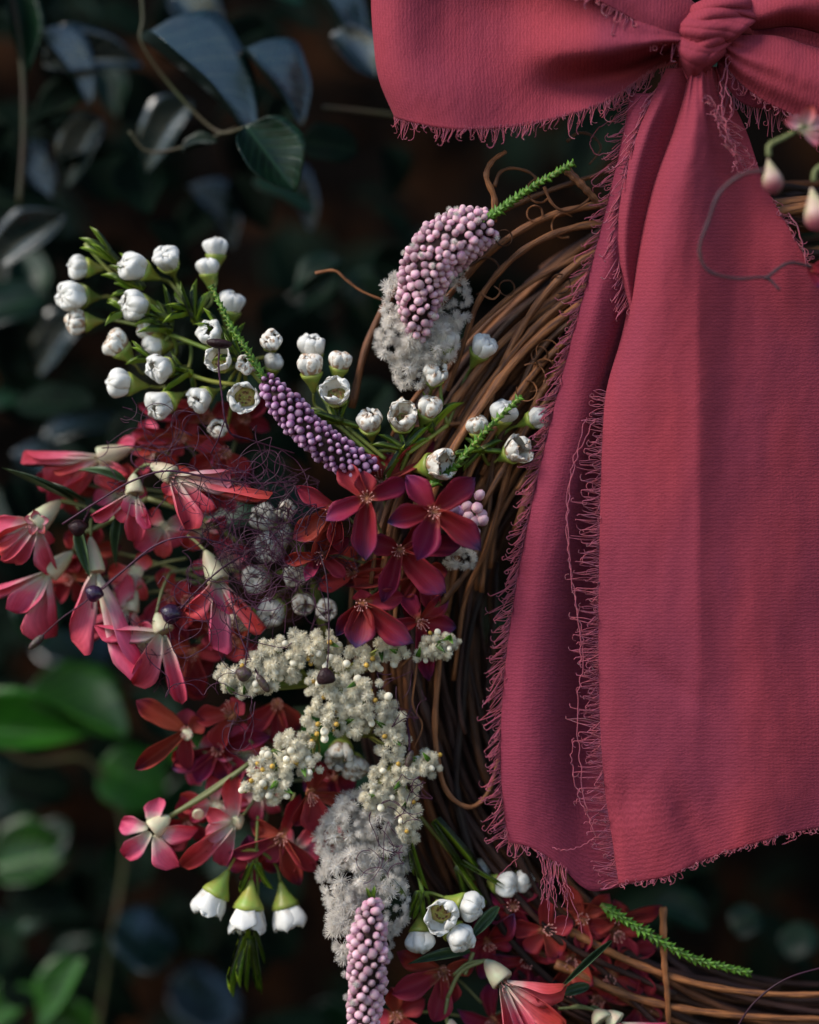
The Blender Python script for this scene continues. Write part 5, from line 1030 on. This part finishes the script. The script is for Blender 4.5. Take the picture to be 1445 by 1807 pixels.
# green-brown filler stems between the clusters
# ------------------------------------------------------------------ seed pods on wiry stems and the thread tangle
PG = 'dark seed pods on wiry stems'
def podmesh(m, kind):
    if kind == 'tri': return ico('pod', m, 3, lambda c: (c.x * (1.0 + .25 * -c.z) * (.95), c.y * .55, c.z * (.95 if c.z < 0 else 1.0)) if c.z > -.72 else (c.x * .9, c.y * .5, -.68))
    if kind == 'flat': return ico('pod', m, 3, lambda c: (c.x * 1.35, c.y * .7, (c.z * .42 if c.z > 0 else c.z * .62)))
    if kind == 'long': return ico('pod', m, 3, lambda c: (c.x * .5 * (1 + .08 * math.cos(9 * math.atan2(c.y, c.x))), c.y * .5, c.z * 1.35))
    return ico('pod', m, 3, lambda c: (c.x * (1 + .12 * math.sin(5 * c.z + 1)), c.y * .9, c.z * .95 + .12 * abs(c.x)))
def podthing(label, x, y, d, s, kind, m, stem, rot=0.0, r=1.5, extra=()):
    t = thing('seed_stem', label, 'seed stem', P(*stem[-1]), PG)
    M = Matrix.Translation(P(x, y, d)) @ Matrix.Rotation(rot, 4, 'Y') @ Matrix.Diagonal((s * S, s * S, s * S, 1))
    place('pod', podmesh(m, kind), M, t)
    q = MB(); n = 16 * len(stem); pts = spl([P(*p) for p in stem], n); q.tube(pts, [S * r * (1 + .15 * math.sin(i * .9)) for i in range(n)], 6); q.part('stem', M_hair, t)
    for e in extra:
        q = MB(); q.tube(spl([P(*p) for p in e], 30), [S * r * .7] * 30, 5); q.part('stem', M_hair, t)
    return t
podthing('flat dark brown seed pod on upright wiry stem over the left white flowers', 387, 605, -30, 17, 'flat', M_pod, [(387, 612, -30), (386, 650, -30), (392, 700, -28), (397, 740, -24), (410, 768, -10), (440, 775, 10)], .1, 1.8, [[(397, 740, -24), (385, 775, -15), (372, 800, 0)], [(408, 766, -12), (470, 785, 0), (520, 800, 10)]])
podthing('dark maroon triangular seed pod hanging over the cream tufts', 575, 1195, -52, 17, 'tri', M_pod, [(577, 1180, -52), (580, 1140, -52), (580, 1080, -48), (576, 1020, -44), (566, 980, -30)], -.15, 1.4)
podthing('olive brown oblong seed pod lying on the left end of the cream tufts', 464, 1206, -20, 14, 'long', M_podo, [(458, 1196, -18), (440, 1160, -10), (420, 1110, 0), (405, 1040, 20)], -.6, 1.4)
podthing('round brown seed pod beside the oblong olive one on the cream tufts', 430, 1190, -12, 14, 'round', M_podo, [(432, 1180, -12), (438, 1120, 0), (446, 1060, 10)], .2, 1.4)
podthing('brown seed pod against the pink bells at far left', 137, 932, 30, 16, 'round', M_pod, [(146, 922, 32), (155, 905, 50), (160, 890, 70)], 0, 1.8)
podthing('violet seed pod with a bluish sheen on the long curved stem at left', 166, 1048, 20, 16, 'round', M_podv, [(180, 1040, 20), (220, 1005, 20), (270, 965, 15), (320, 948, 10), (380, 956, 20), (430, 980, 40)], .3, 1.8)
podthing('long thin reddish seed pod, lowest left on its stem', 64, 1133, 40, 14, 'long', M_podo, [(72, 1124, 40), (110, 1090, 34), (150, 1062, 28), (200, 1020, 24), (260, 975, 20)], .8, 1.3)
podthing('dark violet seed pod between the two drooping pink bells', 302, 1084, 10, 19, 'round', M_podv, [(318, 1075, 10), (350, 1040, 5), (395, 1000, 0), (440, 975, 20)], .2, 1.8)
podthing('olive dark seed pod hanging above the lower right cream tufts', 722, 1340, -20, 13, 'long', M_podo, [(722, 1325, -20), (722, 1300, -15), (718, 1270, 10), (730, 1240, 30)], .3, 2.2)
tw = thing('seed_stem', 'long dark wiry stem arching from the left across the pink bell flowers', 'seed stem', P(450, 850, 20), PG)
q = MB(); pts = spl([P(*p) for p in ((110, 925, 20), (180, 880, 10), (235, 848, 0), (297, 831, -10), (380, 845, -5), (450, 853, 10), (520, 850, 20))], 80); q.tube(pts, 1.9 * S, 6); q.part('stem', M_hair, tw)
def wander(x, y, d, n, step, curl, q, r, pull=None):
    a = q.uniform(0, 6.28); c = q.uniform(-curl, curl); pts = []
    for i in range(n):
        pts.append((x, y, d)); c += q.uniform(-.3, .3); c = max(-curl, min(curl, c)); a += c
        x += step * math.cos(a); y += step * math.sin(a); d += q.uniform(-4, 4)
        if pull and ((x - pull[0]) ** 2 + (y - pull[1]) ** 2) > pull[2] ** 2: a = math.atan2(pull[1] - y, pull[0] - x) + q.uniform(-.5, .5)
    return pts
tg = MB(); q = random.Random(21)
for k in range(120):
    cx, cy, rr = q.choice(((440, 950, 120), (480, 960, 100), (400, 880, 130), (470, 1060, 110), (560, 960, 80), (290, 800, 110), (330, 1120, 110), (460, 900, 110)))
    pts = wander(cx + q.gauss(0, rr * .4), cy + q.gauss(0, rr * .4), q.uniform(-25, 60), q.randint(14, 34), q.uniform(8, 15), .5, q, 1, (cx, cy, rr))
    tg.tube([P(*p) for p in spl(pts, len(pts) * 3)], q.uniform(.55, 1.0) * S, 4, False)
for (cx, cy, rr) in ((720, 1410, 40), (650, 1500, 60), (700, 1230, 50), (280, 740, 60), (430, 1300, 60)):
    for k in range(5):
        pts = wander(cx + q.gauss(0, rr * .4), cy + q.gauss(0, rr * .4), q.uniform(-45, -20), q.randint(10, 20), 9, .5, q, 1, (cx, cy, rr))
        tg.tube([P(*p) for p in spl(pts, len(pts) * 3)], q.uniform(.6, .9) * S, 4, False)
tgo = tg.mesh('thread_tangle', M_hair, True, P(450, 960, 0))
o = place('thread_tangle', tgo, Matrix.Translation(P(450, 960, 0)))
o['label'] = 'fine tangle of curly purple threads between the pink bells and crimson stars'; o['category'] = 'thread tangle'; o['kind'] = 'stuff'
# ------------------------------------------------------------------ sprig in front at the right
M_drys = mat('dry_grey_stem', (0.07, 0.03, 0.03), 0.6, 0.3, vary=0.1, noise_scale=90, col2=(0.05, 0.03, 0.045))
M_dbud = mat('cream_pink_bud', (0.36, 0.33, 0.18), 0.5, 0.3, vary=0.1, noise_scale=1.3, col2=(0.45, 0.25, 0.25), zc=((0.25, 0.06, 0.08), 0.0, 0.6))
dbud_me = lathe('bud', M_dbud, [(0.08, -1.2), (0.15, -1.0), (0.40, -0.5), (0.62, 0.0), (0.66, 0.35), (0.5, 0.7), (0.2, 0.95), (0.05, 1.0)], 14, 0.06)
fg = thing('dried_sprig', 'blurred dried sprig with pink buds hanging in front of the ribbon at right', 'sprig', P(1500, 480, -60))
for pts, r, m in [([(1352, 300, -223), (1310, 308, -223), (1270, 340, -217), (1250, 390, -205), (1234, 440, -194), (1250, 478, -188), (1300, 492, -176), (1350, 490, -164), (1376, 512, -164)], 3.2, M_drys),
               ([(1350, 492, -164), (1390, 465, -153), (1430, 470, -141), (1500, 480, -117)], 3.2, M_drys),
               ([(1356, 275, -223), (1358, 256, -223), (1385, 242, -212), (1420, 222, -200)], 4.5, M_olivestem), ([(1435, 320, -212), (1440, 300, -212), (1470, 280, -200)], 5, M_olivestem), ([(1420, 222, -200), (1470, 280, -176), (1500, 480, -117)], 5, M_olivestem)]:
    vine(pts, r, 40, m, fg, 'stem', .2)
for x, y, s, col_ in ((1362, 312, 24, 0), (1440, 372, 30, 1)):
    o = place('bud', dbud_me, framez(P(x, y + 2, -223), (.15, -.2, -1), 0, 1) @ Matrix.Diagonal((s * 1.1 * S, s * 1.1 * S, s * 1.15 * S, 1)), fg)
    place('bud_tip', ico('bud_tip', M_podo if not col_ else M_bell, 2, lambda c: c), framez(P(x + 4, y + 20, -223), (.15, -.2, -1), 0, s * .5 * S), o)
o = place('flower', bell_me, framez(P(1420, 226, -200), (.3, -.8, .2), 0, 16 * S), fg)
for tx, ty in ((1382, 212), (1428, 200), (1460, 215), (1440, 256), (1455, 240)):
    a3 = P(1420, 226, -200); place('petal', pet['pale'][1], frame(a3, P(tx, ty, -212) - a3, (0, -1, .3), 38 * S, 24 * S, 20 * S), o)
for tx, ty, bx, by in ((1440, 490, 1425, 468), (1480, 470, 1430, 476)):
    a3 = P(bx, by, -141); place('petal', pet['star'][0], frame(a3, P(tx, ty, -141) - a3, (0, -1, .3), 50 * S, 26 * S, 20 * S), o)
wire = thing('seed_stem', 'thin dark wiry stem curving up at the bottom right corner', 'seed stem', P(1290, 1830, 20), PG)
q = MB(); q.tube(spl([P(*p) for p in ((1290, 1830, 20), (1330, 1770, 10), (1390, 1726, 0), (1480, 1700, 0))], 30), 1.8 * S, 6); q.part('stem', M_hair, wire)
